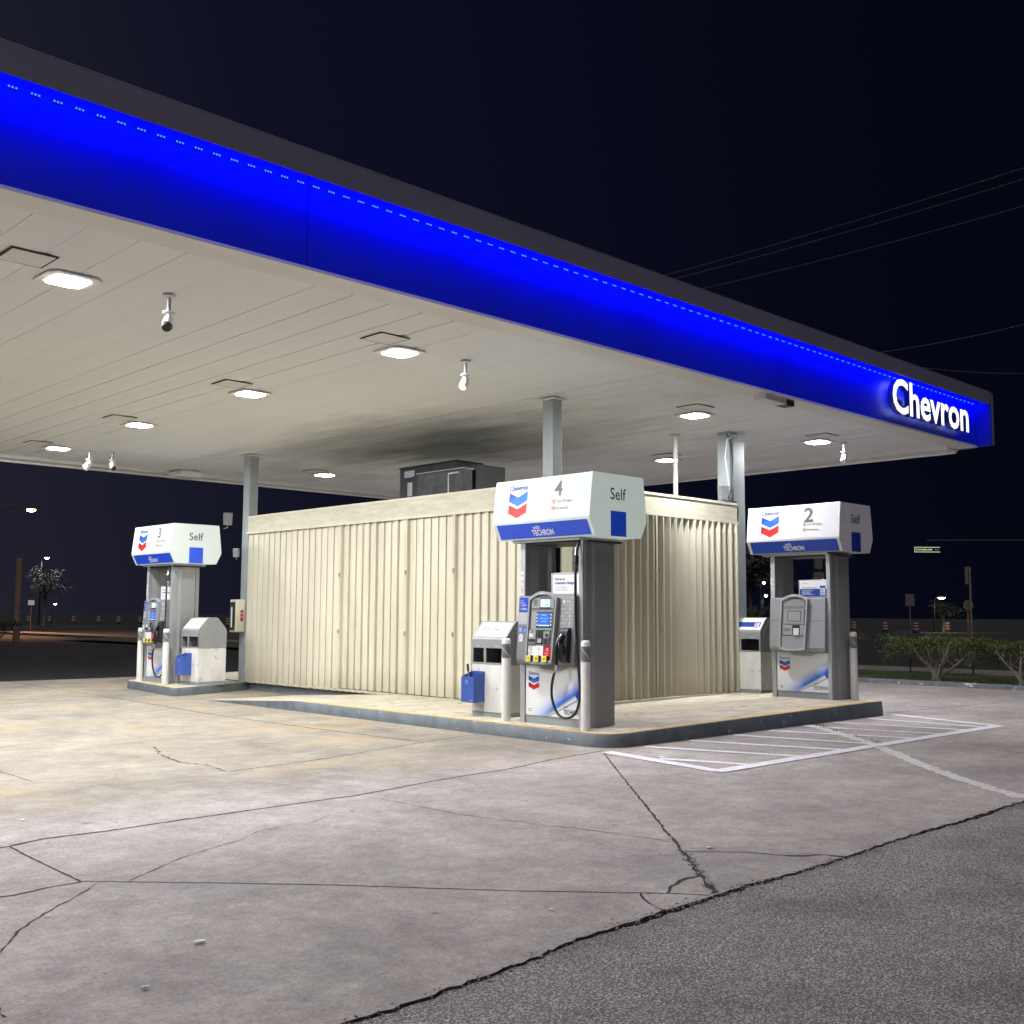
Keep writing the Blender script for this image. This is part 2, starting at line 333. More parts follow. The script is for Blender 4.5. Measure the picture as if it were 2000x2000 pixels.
class Plane:
    """drawing plane for decals: origin O, unit U (right), unit V (up); marks sit `lift` in front"""
    def __init__(s, mb, O, U, V, lift=.002):
        s.mb = mb; s.O = Vector(O); s.U = Vector(U).normalized(); s.V = Vector(V).normalized(); s.N = s.U.cross(s.V); s.l = lift
    def p(s, a, b, k=0): return s.O+s.U*a+s.V*b+s.N*(s.l+k)
    def poly(s, pts, m, k=0): s.mb.poly([s.p(a, b, k) for a, b in pts], m)
    def rect(s, a0, a1, b0, b1, m, k=0): s.poly([(a0, b0), (a1, b0), (a1, b1), (a0, b1)], m, k)
    def text(s, t, a0, b0, h, m, width=None, bold=0.0, shear=0, k=.0006, center=False, cap=True):
        V, F, x0, x1, y0, y1 = text_geo(t, bold, shear)
        ref = text_geo('H', bold)[5] if cap else (y1-y0)
        sy = h/ref; sx = width/(x1-x0) if width else sy
        off = -(x0+x1)/2 if center else -x0
        s.mb.add([s.p(a0+(v[0]+off)*sx, b0+v[1]*sy, k) for v in V], F, m)
    def ring(s, a, b, r0, r1, m, n=18, k=.0006):
        for i in range(n):
            t0 = 2*PI*i/n; t1 = 2*PI*(i+1)/n
            s.poly([(a+r0*math.cos(t0), b+r0*math.sin(t0)), (a+r1*math.cos(t0), b+r1*math.sin(t0)), (a+r1*math.cos(t1), b+r1*math.sin(t1)), (a+r0*math.cos(t1), b+r0*math.sin(t1))], m, k)
    def lines(s, a0, b0, wmax, n, pitch, m, h=None, k=.0006, seed=1):   # fine print too small to read
        R = random.Random(seed); h = h or pitch*.45
        for i in range(n):
            x = a0; end = a0+wmax*R.uniform(.6, 1)
            while x < end:
                wd = R.uniform(.15, .35)*wmax; x2 = min(x+wd, end); s.rect(x, x2, b0-i*pitch-h, b0-i*pitch, m, k); x = x2+wmax*.035
    def hallmark(s, a, b, wd, h, k=.0006):
        def q(pts, m): s.poly([(a+x*wd, b+y*h) for x, y in pts], m, k)
        for dy, dk, lt in ((0, M_blud, M_blu2), (-.46, M_redd, M_red)):
            q([(0, 1+dy), (0, .66+dy), (.40, .84+dy)], dk)
            q([(0, .66+dy), (.5, .46+dy), (1, .66+dy), (1, 1+dy), (.5, .80+dy), (.40, .84+dy)], lt)
    def no_sign(s, a, b, r):
        s.ring(a, b, r*.8, r, M_red); s.poly([(a-r*.62, b+r*.45), (a-r*.45, b+r*.62), (a+r*.62, b-r*.45), (a+r*.45, b-r*.62)], M_red, .0009)
        s.rect(a-r*.35, a+r*.35, b-r*.2, b+r*.3, M_inkg, .0005)

def tag(o, label=None, cat=None, group=None, kind=None):
    for k, v in (('label', label), ('category', cat), ('group', group), ('kind', kind)):
        if v: o[k] = v
    return o
def empty(name, loc, rz=0):
    o = bpy.data.objects.new(name, None); COL.objects.link(o); o.location = loc; o.rotation_euler = (0, 0, rz); o.empty_display_size = .2
    return o
def copy_tree(o, parent=None):
    c = o.copy(); COL.objects.link(c); c.parent = parent
    for ch in [x for x in bpy.data.objects if x.parent == o]: copy_tree(ch, c)
    return c

def ribbon(mb, path, wd, z, m, jag=.25, step=.06, seed=0, off=0.0):
    R = random.Random(seed); pts = []
    for i in range(len(path)-1):
        a = Vector(path[i]); b = Vector(path[i+1]); n = max(1, int((b-a).length/step))
        for k in range(n): pts.append(a.lerp(b, k/n))
    pts.append(Vector(path[-1])); V = []
    for i, p in enumerate(pts):
        d = (pts[min(i+1, len(pts)-1)]-pts[max(i-1, 0)]).normalized(); q = Vector((-d.y, d.x))
        ww = wd*(1+R.uniform(-1, 1)*jag)/2; c = p+q*(off+R.uniform(-1, 1)*wd*jag*.9)
        V += [(*(c+q*ww), z), (*(c-q*ww), z)]
    mb.add(V, [(2*i, 2*i+1, 2*i+3, 2*i+2) for i in range(len(pts)-1)], m)

# ================================================================== THE SETTING
# ground to the horizon
g = MB(); g.poly([(-600, -600, -.045), (900, -600, -.045), (900, 900, -.045), (-600, 900, -.045)], M_lot)
tag(g.build('ground'), kind='structure')

AE = [(-14,3.30),(-6,3.34),(0,3.36),(2.66,3.39),(2.97,3.41),(3.35,3.44),(3.59,3.47),(3.94,3.52),(4.30,3.52),(4.53,3.53),(4.95,3.53),(5.27,3.55),(5.78,3.52),(6.33,3.53),(6.73,3.55),(7.47,3.57),(8.11,3.55),(8.96,3.58),(9.31,3.56),(14,3.6),(23.2,3.7)]
R_ = random.Random(3); edge = []
for i in range(len(AE)-1):
    a = Vector(AE[i]); b = Vector(AE[i+1]); n = max(1, int((b-a).length/.05)) if -1 < a.x < 12 else 4
    for k in range(n): p = a.lerp(b, k/n); edge.append((p.x, p.y+R_.uniform(-.012, .012)))
edge.append(AE[-1])
g = MB()
far = [(x, 24.5) for x, y in edge]
n = len(edge)
g.add([(x, y, 0) for x, y in edge]+[(x, y, 0) for x, y in far], [(i, i+1, n+i+1, n+i) for i in range(n-1)], M_conc)
g.add([(x, y, 0) for x, y in edge]+[(x, y-.01, -.05) for x, y in edge], [(n+i, n+i+1, i+1, i) for i in range(n-1)], M_joint)
g.add([(-14, 24.5, 0), (23.2, 24.5, 0), (23.2, 24.52, -.05), (-14, 24.52, -.05)], [(1, 0, 3, 2)], M_conc)
tag(g.build('concrete_forecourt'), kind='structure')
g = MB()
lo = [(x, y-.004-.022*max(0, math.sin(x*1.7)+.4*math.sin(x*6.1))-R_.uniform(0, .010)) for x, y in edge]
g.add([(x, y, -.010) for x, y in lo]+[(x, -12, -.010) for x, y in lo], [(n+i, n+i+1, i+1, i) for i in range(n-1)], M_asph)
tag(g.build('asphalt_road'), kind='structure')

# joints and cracks
g = MB(); z = .0015
def ext(a, b): return a+b
J = {
 'J1': ([(-14,7.3),(2.63,7.34),(2.87,7.43),(3.29,7.40),(3.90,7.43),(4.40,7.44),(4.91,7.45),(5.43,7.45),(5.92,7.53),(6.63,7.65),(7.50,7.72),(8.25,7.91),(9.20,8.04)], .020, .25),
 'J2': ([(2.63,7.34),(2.61,6.99),(2.60,6.55),(2.59,6.13)], .014, .2),
 'J3': ([(-14,6.3),(2.15,6.09),(2.21,6.07),(2.36,6.11),(2.59,6.12)], .018, .4),
 'J4': ([(2.59,6.13),(2.86,5.86),(3.21,5.50),(3.62,5.06),(4.22,4.34),(4.80,3.73),(4.94,3.55)], .011, .3),
 'J5': ([(2.65,6.03),(2.47,5.85),(2.27,5.68),(2.12,5.53),(1.98,5.38),(1.90,5.24),(1.81,5.10),(1.6,4.7),(1.55,4.3)], .008, .9),
 'J6': ([(2.80,5.96),(2.97,6.08),(3.28,6.30),(3.55,6.41),(3.80,6.51),(4.04,6.68),(4.30,6.73),(4.51,6.71),(4.83,6.90),(5.03,6.91)], .006, .9),
 'J7': ([(5.43,7.45),(5.49,6.97),(5.49,6.45),(5.53,6.06),(5.62,5.78),(5.65,5.59),(5.74,5.32),(5.83,4.95),(5.89,4.54)], .008, .8),
 'J8': ([(9.32,10.20),(8.22,9.96),(6.37,9.50),(5.35,9.36)], .016, .4),
 'J8b': ([(3.74,9.97),(3.75,10.79),(3.7,12.5)], .012, .4),
 'J9': ([(8.22,9.96),(8.12,12.00),(8.09,14.73),(8.33,18.10)], .022, .2), 'J9b': ([(8.33,18.1),(6.19,17.96),(-14,17.8)], .02, .2),
 'J10': ([(5.67,11.60),(5.40,10.86),(5.30,10.26),(5.41,9.92),(5.31,9.39)], .014, 1.0),
 'J11': ([(9.15,7.99),(8.11,6.89),(6.87,5.56),(6.31,4.96)], .018, .4),
 'J11b': ([(6.31,4.96),(5.61,4.21)], .019, .6), 'J11c': ([(5.61,4.21),(5.32,3.91),(5.11,3.68),(4.99,3.55)], .028, .7),
 'J12': ([(5.72,4.29),(6.00,4.00),(6.08,3.80)], .009, .5), 'J12b': ([(6.08,3.80),(6.17,3.70),(6.30,3.65),(6.33,3.53)], .028, .7),
 'J13': ([(4.70,3.84),(4.60,3.73),(4.54,3.60),(4.51,3.53)], .008, .9),
 'J14': ([(4.80,3.73),(4.93,3.81),(5.08,3.85),(5.22,3.85),(5.28,3.86)], .018, .7),
 'J15': ([(8.3,18.1),(8.6,24.5)], .02, .2), 'J16': ([(15.9,13.5),(23.2,13.2)], .02, .2), 'J17': ([(16.1,8.2),(23.2,7.6)], .02, .2),
}
for i, (k, (p, wd, jg)) in enumerate(J.items()): ribbon(g, p, wd*(1.35 if k in ('J1', 'J8', 'J9', 'J9b', 'J10') else 1.0), z+i*.00007, M_joint, jg, .05, i)
tag(g.build('pavement_joints'), kind='structure')
g = MB(); ribbon(g, [(13.53,7.99),(12.78,7.10),(12.07,6.30),(10.92,5.26),(10.08,4.40),(9.47,3.62)], .16, .003, M_seal, .2, .05, 31)
tag(g.build('mortared_joint'), kind='structure')
# weeds in the mortared joint by the kerb
g = MB()
for k in range(260):
    t = random.random()**1.5; x = 13.6-1.5*t+random.gauss(0, .05); y = 7.95-1.75*t+random.gauss(0, .04)
    a = random.uniform(0, 2*PI); l = random.uniform(.01, .045); dx = math.cos(a)*l; dy = math.sin(a)*l
    g.add([(x, y, .002), (x+dy*.2, y-dx*.2, .002), (x+dx, y+dy, .01+l*.6)], [(0, 1, 2)], M_leafd)
tag(g.build('weeds'), kind='stuff', label=None)

g = MB(); R = random.Random(77)
def crumb(x, y, s_, zz):
    P = [Vector((R.uniform(-1, 1), R.uniform(-1, 1), R.uniform(-.5, .8)))*s_ for _ in range(5)]
    g.add([(x+p.x, y+p.y, zz+max(p.z, -s_*.3)) for p in P], [(0, 1, 2), (0, 2, 3), (0, 3, 1), (1, 2, 4), (2, 3, 4), (3, 1, 4)], R.choice((M_crumb, M_crumb, M_crumbd)))
for k in range(1500):
    x = R.uniform(2.2, 9.6) if R.random() < .7 else R.choice((4.9, 6.2, 5.2, 4.5))+R.gauss(0, .25); i_ = min(range(len(edge)), key=lambda q: abs(edge[q][0]-x)); crumb(x, edge[i_][1]-.02+R.gauss(0, .035), R.uniform(.003, .010), .0)
for k in range(260): t = R.random(); crumb(5.75-.75*t+R.gauss(0, .02), 4.35-.8*t+R.gauss(0, .02), R.uniform(.003, .009), .003)
for k in range(700): crumb(R.uniform(1, 9), R.uniform(3.6, 7.5), R.uniform(.002, .0045), .002)
tag(g.build('loose_gravel'), kind='stuff')

# painted hatch
g = MB(); z = .0055
def stripe(a, b, wd, kk):
    ribbon(g, [a, b], wd, z+kk*.0004, M_white_line, .03, .4, kk)
HS = [((9.15,7.19),(9.48,6.28)),((9.84,7.95),(10.43,6.30)),((10.72,7.98),(11.31,6.28)),((11.65,7.98),(12.10,6.28)),((12.45,7.98),(13.03,6.28)),((13.31,7.98),(13.78,6.28)),((14.12,7.98),(14.52,6.28)),((15.03,7.98),(15.09,6.28))]
for i, (a, b) in enumerate(HS): stripe(a, b, .12, i % 2)
for i, (a, b) in enumerate([((9.14,7.93),(8.84,6.24)), ((8.80,6.24),(15.45,6.20)), ((15.4,6.2),(15.9,7.96))]): stripe(a, b, .165, 3+i)
tag(g.build('painted_hatching'), kind='structure')

# raised island, ramp and low island
def ztop(x): return .15+.0103*(x-9.4)
def arc(cx, cy, r, a0, a1, n=7): return [(cx+r*math.cos(math.radians(a0+(a1-a0)*i/n)), cy+r*math.sin(math.radians(a0+(a1-a0)*i/n))) for i in range(n+1)]
def island(outl, zt, name, skirt=True):
    g = MB(); n = len(outl)
    cx = sum(p[0] for p in outl)/n; cy = sum(p[1] for p in outl)/n
    def grow(p, i, d):
        a = Vector(outl[i-1]); b = Vector(outl[(i+1) % n]); t = (b-a).normalized(); q = Vector((t.y, -t.x)); return (p[0]+q.x*d, p[1]+q.y*d)
    top = [(*p, zt(p)) for p in outl]
    rim = [(*grow(p, i, -.012), zt(p)+.0) for i, p in enumerate(outl)]
    e1 = [(*grow(p, i, .006), zt(p)-.016) for i, p in enumerate(outl)]
    bot = [(*grow(p, i, .02), -.01) for i, p in enumerate(outl)]
    g.poly(rim, M_isl)
    V = rim+e1+bot
    g.add(V, [(i, (i+1) % n, n+(i+1) % n, n+i)[::-1] for i in range(n)]+[(n+i, n+(i+1) % n, 2*n+(i+1) % n, 2*n+i)[::-1] for i in range(n)], M_curb)
    return tag(g.build(name, smooth=50), kind='structure')
# counter-clockwise outline
oA = arc(9.72, 8.44, .36, 180, 270) + [(12.5, 8.08)] + [(15.72, 8.07), (15.85, 8.2), (15.85, 22.0), (11.22, 22.0), (11.22, 14.5), (9.36, 14.5)]
island(oA, lambda p: ztop(p[0]), 'pump_island_pavement')
oB = [(9.30, 18.48), (9.33, 18.38), (9.42, 18.34), (11.20, 19.0), (11.20, 21.2), (9.9, 21.2), (9.72, 21.1), (9.62, 20.9)]
island(oB, lambda p: .15, 'low_island_pavement')
g = MB()
g.add([(9.36, 14.5, .149), (11.21, 14.5, .168), (11.21, 17.2, .002), (9.36, 17.2, .002), (9.34, 14.5, 0), (9.34, 17.2, 0)], [(0, 1, 2, 3)], M_isl)
g.add([(9.36, 14.5, .149), (9.36, 17.2, .002), (9.34, 17.2, 0), (9.34, 14.5, 0)], [(0, 1, 2, 3)], M_curb)
tag(g.build('wheelchair_ramp_pavement'), kind='structure')
g = MB()
yp = [(15.6, 8.13), (9.72, 8.135)] + [(x, y) for x, y in arc(9.72, 8.44, .305, 270, 180)] + [(9.415, 14.4)]
V = []
for i, p in enumerate(yp):
    a = Vector(yp[max(0, i-1)]); b = Vector(yp[min(len(yp)-1, i+1)]); t = (b-a).normalized(); q = Vector((-t.y, t.x))
    V += [(p[0]+q.x*.04, p[1]+q.y*.04, ztop(p[0]+q.x*.04)+.004), (p[0]-q.x*.04, p[1]-q.y*.04, ztop(p[0]-q.x*.04)+.004)]
g.add(V, [(2*i, 2*i+1, 2*i+3, 2*i+2) for i in range(len(yp)-1)], M_yell)
ribbon(g, [(9.36, 18.5), (9.68, 20.85)], .07, .154, M_yell, .1, .3, 5)
tag(g.build('yellow_kerb_line'), kind='structure')

# verge, kerb and sidewalk on the right
g = MB(); g.box(23.2, 23.36, -10, 40, -.04, .10, M_gcurb); tag(g.build('verge_kerb', bevel=.02), kind='structure')
g = MB(); g.add([(23.36, -10, .07), (27.0, -10, .09), (27.0, 60, .09), (23.36, 60, .07)], [(0, 1, 2, 3)], M_soil); tag(g.build('verge_soil'), kind='structure')
g = MB(); g.box(27.0, 29.2, -10, 80, -.04, .11, M_walk); tag(g.build('sidewalk'), kind='structure')

# ================================================================== CANOPY
canopy = tag(empty('fuel_canopy', (12, 15, 0)), 'long flat fuel station canopy with glowing blue fascia and white ceiling', 'canopy')
def cpart(mb, name, **k):
    o = mb.build(name, canopy, **k); o.location = (-12, -15, 0); return o
CX0, CX1, CY0, CY1, CZ = -6.0, 20.3, 8.37, 23.3, 4.70
g = MB()   # fascia panels with thin seams
xs = [-6, -2.2, 1.6, 5.42, 11.9, 14.03, 19.2, 20.3]
xs = [-6, 0.2, 5.42, 10.1, 13.4, 20.3]
for a, b in zip(xs, xs[1:]):
    g.box(a+.004, b-.004, CY0, CY0+.05, CZ, 5.62, M_fascia)
g.box(-6, 20.3, CY0+.05, CY0+.12, CZ+.01, 5.60, M_dark)
cpart(g, 'fascia_panel', bevel=.003)
g = MB()   # projecting top trim that hides the LED strip, and its vertical return at the end
g.box(CX0, CX1+.05, 8.10, 8.125, 5.47, 5.70, M_lip); g.box(CX0, CX1+.05, 8.10, CY0+.5, 5.70, 5.72, M_lip)
g.box(CX0, CX1, 8.125, CY0+.0, 5.62, 5.645, M_fascia)
cpart(g, 'top_trim', bevel=.006)
g = MB(); g.box(CX1, CX1+.05, 8.10, CY0+.05, CZ-.0, 5.698, M_fascia); g.box(CX1+.052, CX1+.12, 8.09, CY0+.3, CZ+.01, 5.69, M_lip)
cpart(g, 'end_return', bevel=.01)
g = MB()   # the other three outer faces
g.box(CX1+.0, CX1+.05, CY0+.06, CY1, CZ-.02, 5.69, M_lip); g.box(CX0, CX1+.05, CY1, CY1+.05, CZ-.04, 5.69, M_lip); g.box(CX0, CX0+.05, CY0+.06, CY1, CZ, 5.69, M_lip)
g.box(CX0, CX1, CY0+.5, CY1, 5.50, 5.56, M_lip)
cpart(g, 'rear_fascia')
g = MB()   # perimeter soffit trim
g.box(CX0, CX1, CY0-.004, CY0+.36, CZ-.012, CZ+.02, M_trimw)
g.box(CX0, CX1, CY1-.40, CY1, CZ-.06, CZ+.02, M_trimw); g.box(CX0, CX1, CY1-.04, CY1+.0, CZ-.10, CZ-.061, M_trimw)
g.box(CX1-.45, CX1, CY0+.362, CY1-.402, CZ-.05, CZ+.02, M_trimw); g.box(CX1-.03, CX1+.0, CY0+.40, CY1-.45, CZ-.09, CZ-.051, M_trimw)
g.box(CX0, CX1, CY0-.008, CY0-.0045, CZ-.010, CZ+.008, M_trimw)
cpart(g, 'soffit_trim', bevel=.004)
# deck pans running front to back, each slightly oil-canned
g = MB(); PW = .452; x = CX0+.05; R = random.Random(11); ny = 34; y0 = CY0+.36; y1 = CY1-.40; k = 0
yj = [y0, 15.2, y1]
while x < CX1-.46:
    x2 = min(x+PW, CX1-.45); prof = [0, .008, .2, .5, .8, .99, 1]
    ph = R.uniform(0, 6); am = R.uniform(.002, .008); tl = R.uniform(-.010, .010)
    V = []
    for j in range(ny+1):
        yy = y0+(y1-y0)*j/ny
        for q in prof:
            sag = 0.010*(1-(2*q-1)**2)+am*math.sin(yy*1.1+ph)*(math.sin(PI*q))+tl*(q-.5)
            zz = CZ+.012-sag if 0 < q < 1 else CZ+.018
            if q in (.008, .99): zz = CZ+.010+tl*(q-.5)
            V.append((x+(x2-x)*q, yy, zz))
    w_ = len(prof)
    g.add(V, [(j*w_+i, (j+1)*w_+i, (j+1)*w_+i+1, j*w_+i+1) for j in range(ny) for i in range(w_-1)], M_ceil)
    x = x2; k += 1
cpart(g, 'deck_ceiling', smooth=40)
# LED strip: modules of three diodes under the trim
g = MB(); g.box(CX0, CX1, 8.358, 8.3695, 5.508, 5.514, M_blue); cpart(g, 'led_wire')
gl = MB(); gl.box(0, .085, 8.354, 8.3695, 5.486, 5.507, M_blue)
for q in (.010, .037, .064): gl.box(q, q+.012, 8.349, 8.3535, 5.490, 5.502, M_led)
xs_ = []; x = CX0+.1
while x < CX1-.2: xs_.append(x); x += .172
near = [x for x in xs_ if x > 2.2][:100]; first = None
for x in near:
    if first is None: first = cpart(gl, 'led_module'); o = first
    else: o = first.copy(); COL.objects.link(o); o.parent = canopy
    o.location = (-12+x, -15, 0)
rest = MB()
for x in xs_:
    if x in near: continue
    k = len(rest.v); rest.v += [(a+x, b, c) for a, b, c in gl.v]; rest.f += [[q+k for q in f] for f in gl.f]; rest.m += gl.m; rest.mats = gl.mats
tag(cpart(rest, 'led_module'), kind='stuff')
for i in range(8):   # light of the LED strip
    ld = bpy.data.lights.new('led_glow', 'AREA'); ld.shape = 'RECTANGLE'; ld.size = 3.2; ld.size_y = .03; ld.energy = 11.5; ld.spread = math.radians(120); ld.color = (.0, .004, 1.0)
    lo_ = bpy.data.objects.new('led_glow', ld); COL.objects.link(lo_); lo_.location = (CX0+1.7+i*3.28, 8.16, 5.60); lo_.rotation_euler = (math.radians(42), 0, 0)
# Channel letters
sg = MB(); sign = None
V, F, x0, x1, y0_, y1_ = text_geo('Chevron', .020, 0, 0)
SX0, SX1, SZ0, SH = 16.60, 19.52, 4.87, .56
sgn = bpy.data.objects.new('sign', None)
Vc = 'Chevron'; adv = []
# place glyph by glyph so that each letter is its own mesh
tot = []
pos = 0
for i, ch in enumerate(Vc):
    full = text_geo(Vc[:i+1], .020); tot.append((full[3]))
cap = text_geo('H', .020)[5]; sx = (SX1-SX0)/(x1-x0); sz = SH/cap
for i, ch in enumerate(Vc):
    Vg, Fg, gx0, gx1, gy0, gy1 = text_geo(ch, .020, 0, .03)
    xr = tot[i]; m_ = MB()
    face = []; 
    P = []
    for v in Vg:
        X = SX0+((xr-gx1+v[0])-x0)*sx; Zz = SZ0+v[1]*sz; Yy = 8.235-(v[2])*1.6
        P.append((X, Yy, Zz))
    for f_ in Fg:
        nrm = (Vector(P[f_[1]])-Vector(P[f_[0]])).cross(Vector(P[f_[2]])-Vector(P[f_[1]]))
        m_.add([P[q_] for q_ in f_], [tuple(range(len(f_)))], M_letter if all(abs(P[q_][1]-P[f_[0]][1]) < 1e-5 for q_ in f_) else M_lside)
    cpart(m_, 'sign_letter')
g = MB(); g.box(SX0+.15, SX1-.1, 8.30, 8.369, SZ0+.18, SZ0+.26, M_fascia); cpart(g, 'sign_raceway', bevel=.01)
# access panels beside the lamps, as shallow framed hatches
LP = [(3.98,10.3),(8.03,10.29),(8.05,13.82),(8.09,17.52),(8.15,21.2),(14.1,20.8),(13.94,10.21),(17.63,13.63),(17.65,10.18),(16.9,18.9)]
for (lx, ly) in LP:
    g = MB(); cx, cy = lx-.53, ly-.40; s = .19
    g.box(cx-s, cx+s, cy-s, cy+s, CZ-.012, CZ-.004, M_trimw)
    for a in ((cx-s-.02, cx-s-.004, cy-s, cy+s), (cx+s+.004, cx+s+.02, cy-s, cy+s), (cx-s-.02, cx+s+.02, cy-s-.02, cy-s-.004), (cx-s-.02, cx+s+.02, cy+s+.004, cy+s+.02)):
        g.box(*a, CZ-.009, CZ-.003, M_dark)
    cpart(g, 'access_panel')
# columns
def column(x, y, wx, wy, z0, z1=CZ+.01, pipe=False, flange=True):
    g = MB(); g.box(x-wx, x+wx, y-wy, y+wy, z0, z1, M_steel)
    g.box(x-wx-.05, x+wx+.05, y-wy-.05, y+wy+.05, z1-.045, z1-.02, M_trimw)
    o = cpart(g, 'column', bevel=.012); return o
column(11.40, 10.93, .095, .11, .15)
column(11.31, 19.30, .10, .12, .13)
g = MB(); g.box(15.62, 15.88, 10.71, 10.97, .2, CZ, M_steel); g.box(15.882, 16.10, 10.73, 11.0, .2, CZ-.13, M_steel); g.box(15.70, 15.72, 10.69, 10.708, .2, CZ-.01, M_steel)
cpart(g, 'column', bevel=.010)
g = MB(); g.box(11.30, 11.8, 22.3, 22.9, CZ-.16, CZ-.02, M_trimw); cpart(g, 'beam_end', bevel=.01)

# ------------------------------------------------------------------ ceiling lights
def ceiling_light():
    r = empty('ceiling_light', (0, 0, 0))
    g = MB(); g.prism([(-.26, -.19), (-.19, -.26), (.19, -.26), (.26, -.19), (.26, .19), (.19, .26), (-.19, .26), (-.26, .19)], -.013, .0, M_trimw)
    g.build('frame', r, bevel=.008)
    g = MB(); oc = arc(.10, -.10, .075, 270, 360, 4)+arc(.10, .10, .075, 0, 90, 4)+arc(-.10, .10, .075, 90, 180, 4)+arc(-.10, -.10, .075, 180, 270, 4)
    ic = [(x*.94, y*.94) for x, y in oc]; n = len(oc)
    g.add([(x, y, -.014) for x, y in oc]+[(x, y, -.0155) for x, y in ic], [(i, (i+1) % n, n+(i+1) % n, n+i) for i in range(n)]+[tuple(range(n, 2*n))], M_lamp)
    g.build('diffuser', r); return r
wh = ['large foreground ceiling light at far left of the canopy', 'ceiling light in the front row beside the middle camera', 'ceiling light left of centre, second back in its row',
      'ceiling light near the left side, third back in its row', 'farthest left ceiling light beside two small cameras', 'distant ceiling light behind the left column above the shutter wall',
      'ceiling light above pump four and the right shutter wall', 'ceiling light beside the thin white roof pole', 'ceiling light nearest the illuminated fascia lettering', 'small far ceiling light just above the pump four header']
proto = ceiling_light()
for i, (lx, ly) in enumerate(LP+[(3.98, 13.8), (3.98, 17.5), (3.98, 21.2), (0.0, 10.3), (0.0, 13.8)]):  # the last five are out of view, added for their light
    o = proto if i == 0 else copy_tree(proto); o.location = (lx, ly, CZ-.008)
    tag(o, wh[i] if i < len(wh) else ['second light of the row nearest the left edge, behind the large foreground one', 'third light of the row nearest the left edge', 'farthest light of the row nearest the left edge', 'outermost front light past the left edge of the photo', 'outermost second row light past the left edge of the photo'][i-len(wh)], 'ceiling light', 'canopy ceiling lights')

# ------------------------------------------------------------------ cameras under the canopy
def dome_cam(dark, yawd):
    r = empty('security_camera', (0, 0, 0), math.radians(yawd))
    g = MB(); g.lathe([(.065, 0), (.065, -.012), (.02, -.02)], (0, 0, 0), M_trimw); g.tube([(0, 0, -.015), (0, 0, -.16)], .022, M_galv, 10)
    g.lathe([(.062, -.165), (.07, -.175), (.05, -.19)], (0, 0, 0), M_trimw); g.build('mount', r, smooth=40)
    g = MB(); g.tube([(0, 0, -.18), (.02, 0, -.25), (.05, 0, -.27)], .025, M_wht, 10)
    g.tube([(-.02, 0, -.235), (.09, 0, -.34)], .048, M_wht, 16, r2=.062); g.tube([(.088, 0, -.338), (.112, 0, -.362)], .058, M_blackm if dark else M_wht, 16, r2=.045)
    g.build('housing', r, smooth=40); return r
cams = [((4.92, 10.09), 235, 1, 'security camera with dark lens facing out, hanging left of centre under the canopy'), ((8.92, 10.08), 215, 0, 'white security camera hanging beside the front row ceiling light'),
        ((8.74, 21.1), 200, 0, 'bright white security camera at the far left canopy edge'), ((9.12, 20.9), 260, 1, 'dark lens security camera right of the white one at far left'), ((18.1, 9.9), 200, 0, 'small white security camera near the lettered end of the canopy')]
for (p, a, d, lab) in cams:
    r = dome_cam(d, a); r.location = (*p, CZ-.005); tag(r, lab, 'security camera', 'cameras under the canopy')
g = MB(); g.prism([(13.2, 8.62), (13.75, 8.62), (13.75, 8.42), (13.2, 8.42)], CZ-.10, CZ-.013, M_trimw); o = g.build('junction_box', bevel=.006)
g2 = MB(); g2.box(13.752, 13.99, 8.44, 8.62, CZ-.10, CZ-.013, M_blackm); g2.build('cover', o)
tag(o, 'small grey and black junction box under the canopy fascia', 'junction box')

# ================================================================== KIOSK WITH CREAM SHUTTERS
kx0, kx1, ky0, ky1, kz = 11.24, 15.64, 10.66, 19.15, 3.42
kiosk = tag(empty('kiosk_building', (kx0, ky0, 0)), 'low flat-roofed kiosk closed behind cream accordion storm shutters', 'building')
def kpart(mb, name, **k):
    o = mb.build(name, kiosk, **k); o.location = (-kx0, -ky0, 0); return o
g = MB(); g.box(kx0+.12, kx1-.05, ky0+.12, ky1-.03, .1, kz-.08, M_dark); kpart(g, 'wall')
g = MB(); g.box(kx0+.0, kx1, ky0+.0, ky1, kz-.10, kz-.04, M_creamd); kpart(g, 'roof')
g = MB()
g.box(kx0-.06, kx0+.05, ky0-.06, ky1+.0, 3.10, kz, M_creamd); g.box(kx0+.052, kx1+.02, ky0-.06, ky0+.05, 3.11, kz+.001, M_creamd)
g.box(kx0+.052, kx1, ky1-.05, ky1+.0, 3.11, kz, M_creamd)
g.box(kx0-.085, kx0-.061, ky0-.085, ky1+.01, 3.07, 3.115, M_cream); g.box(kx0-.060, kx1+.03, ky0-.085, ky0-.061, 3.07, 3.115, M_cream)
g.box(kx0-.07, kx0-.061, ky0-.07, ky1, kz-.03, kz+.012, M_cream); g.box(kx0-.058, kx1+.02, ky0-.07, ky0-.061, kz-.03, kz+.012, M_cream)
for j in range(5): g.box(kx0-.064, kx0-.0605, ky0, ky1, 3.14+j*.052, 3.146+j*.052, M_creamd)
R = random.Random(4)
for j in range(40): yy = R.uniform(ky0, ky1); g.box(kx0-.089, kx0-.0855, yy, yy+.015, 3.085, 3.10, M_galv)
kpart(g, 'roof_fascia', bevel=.003)
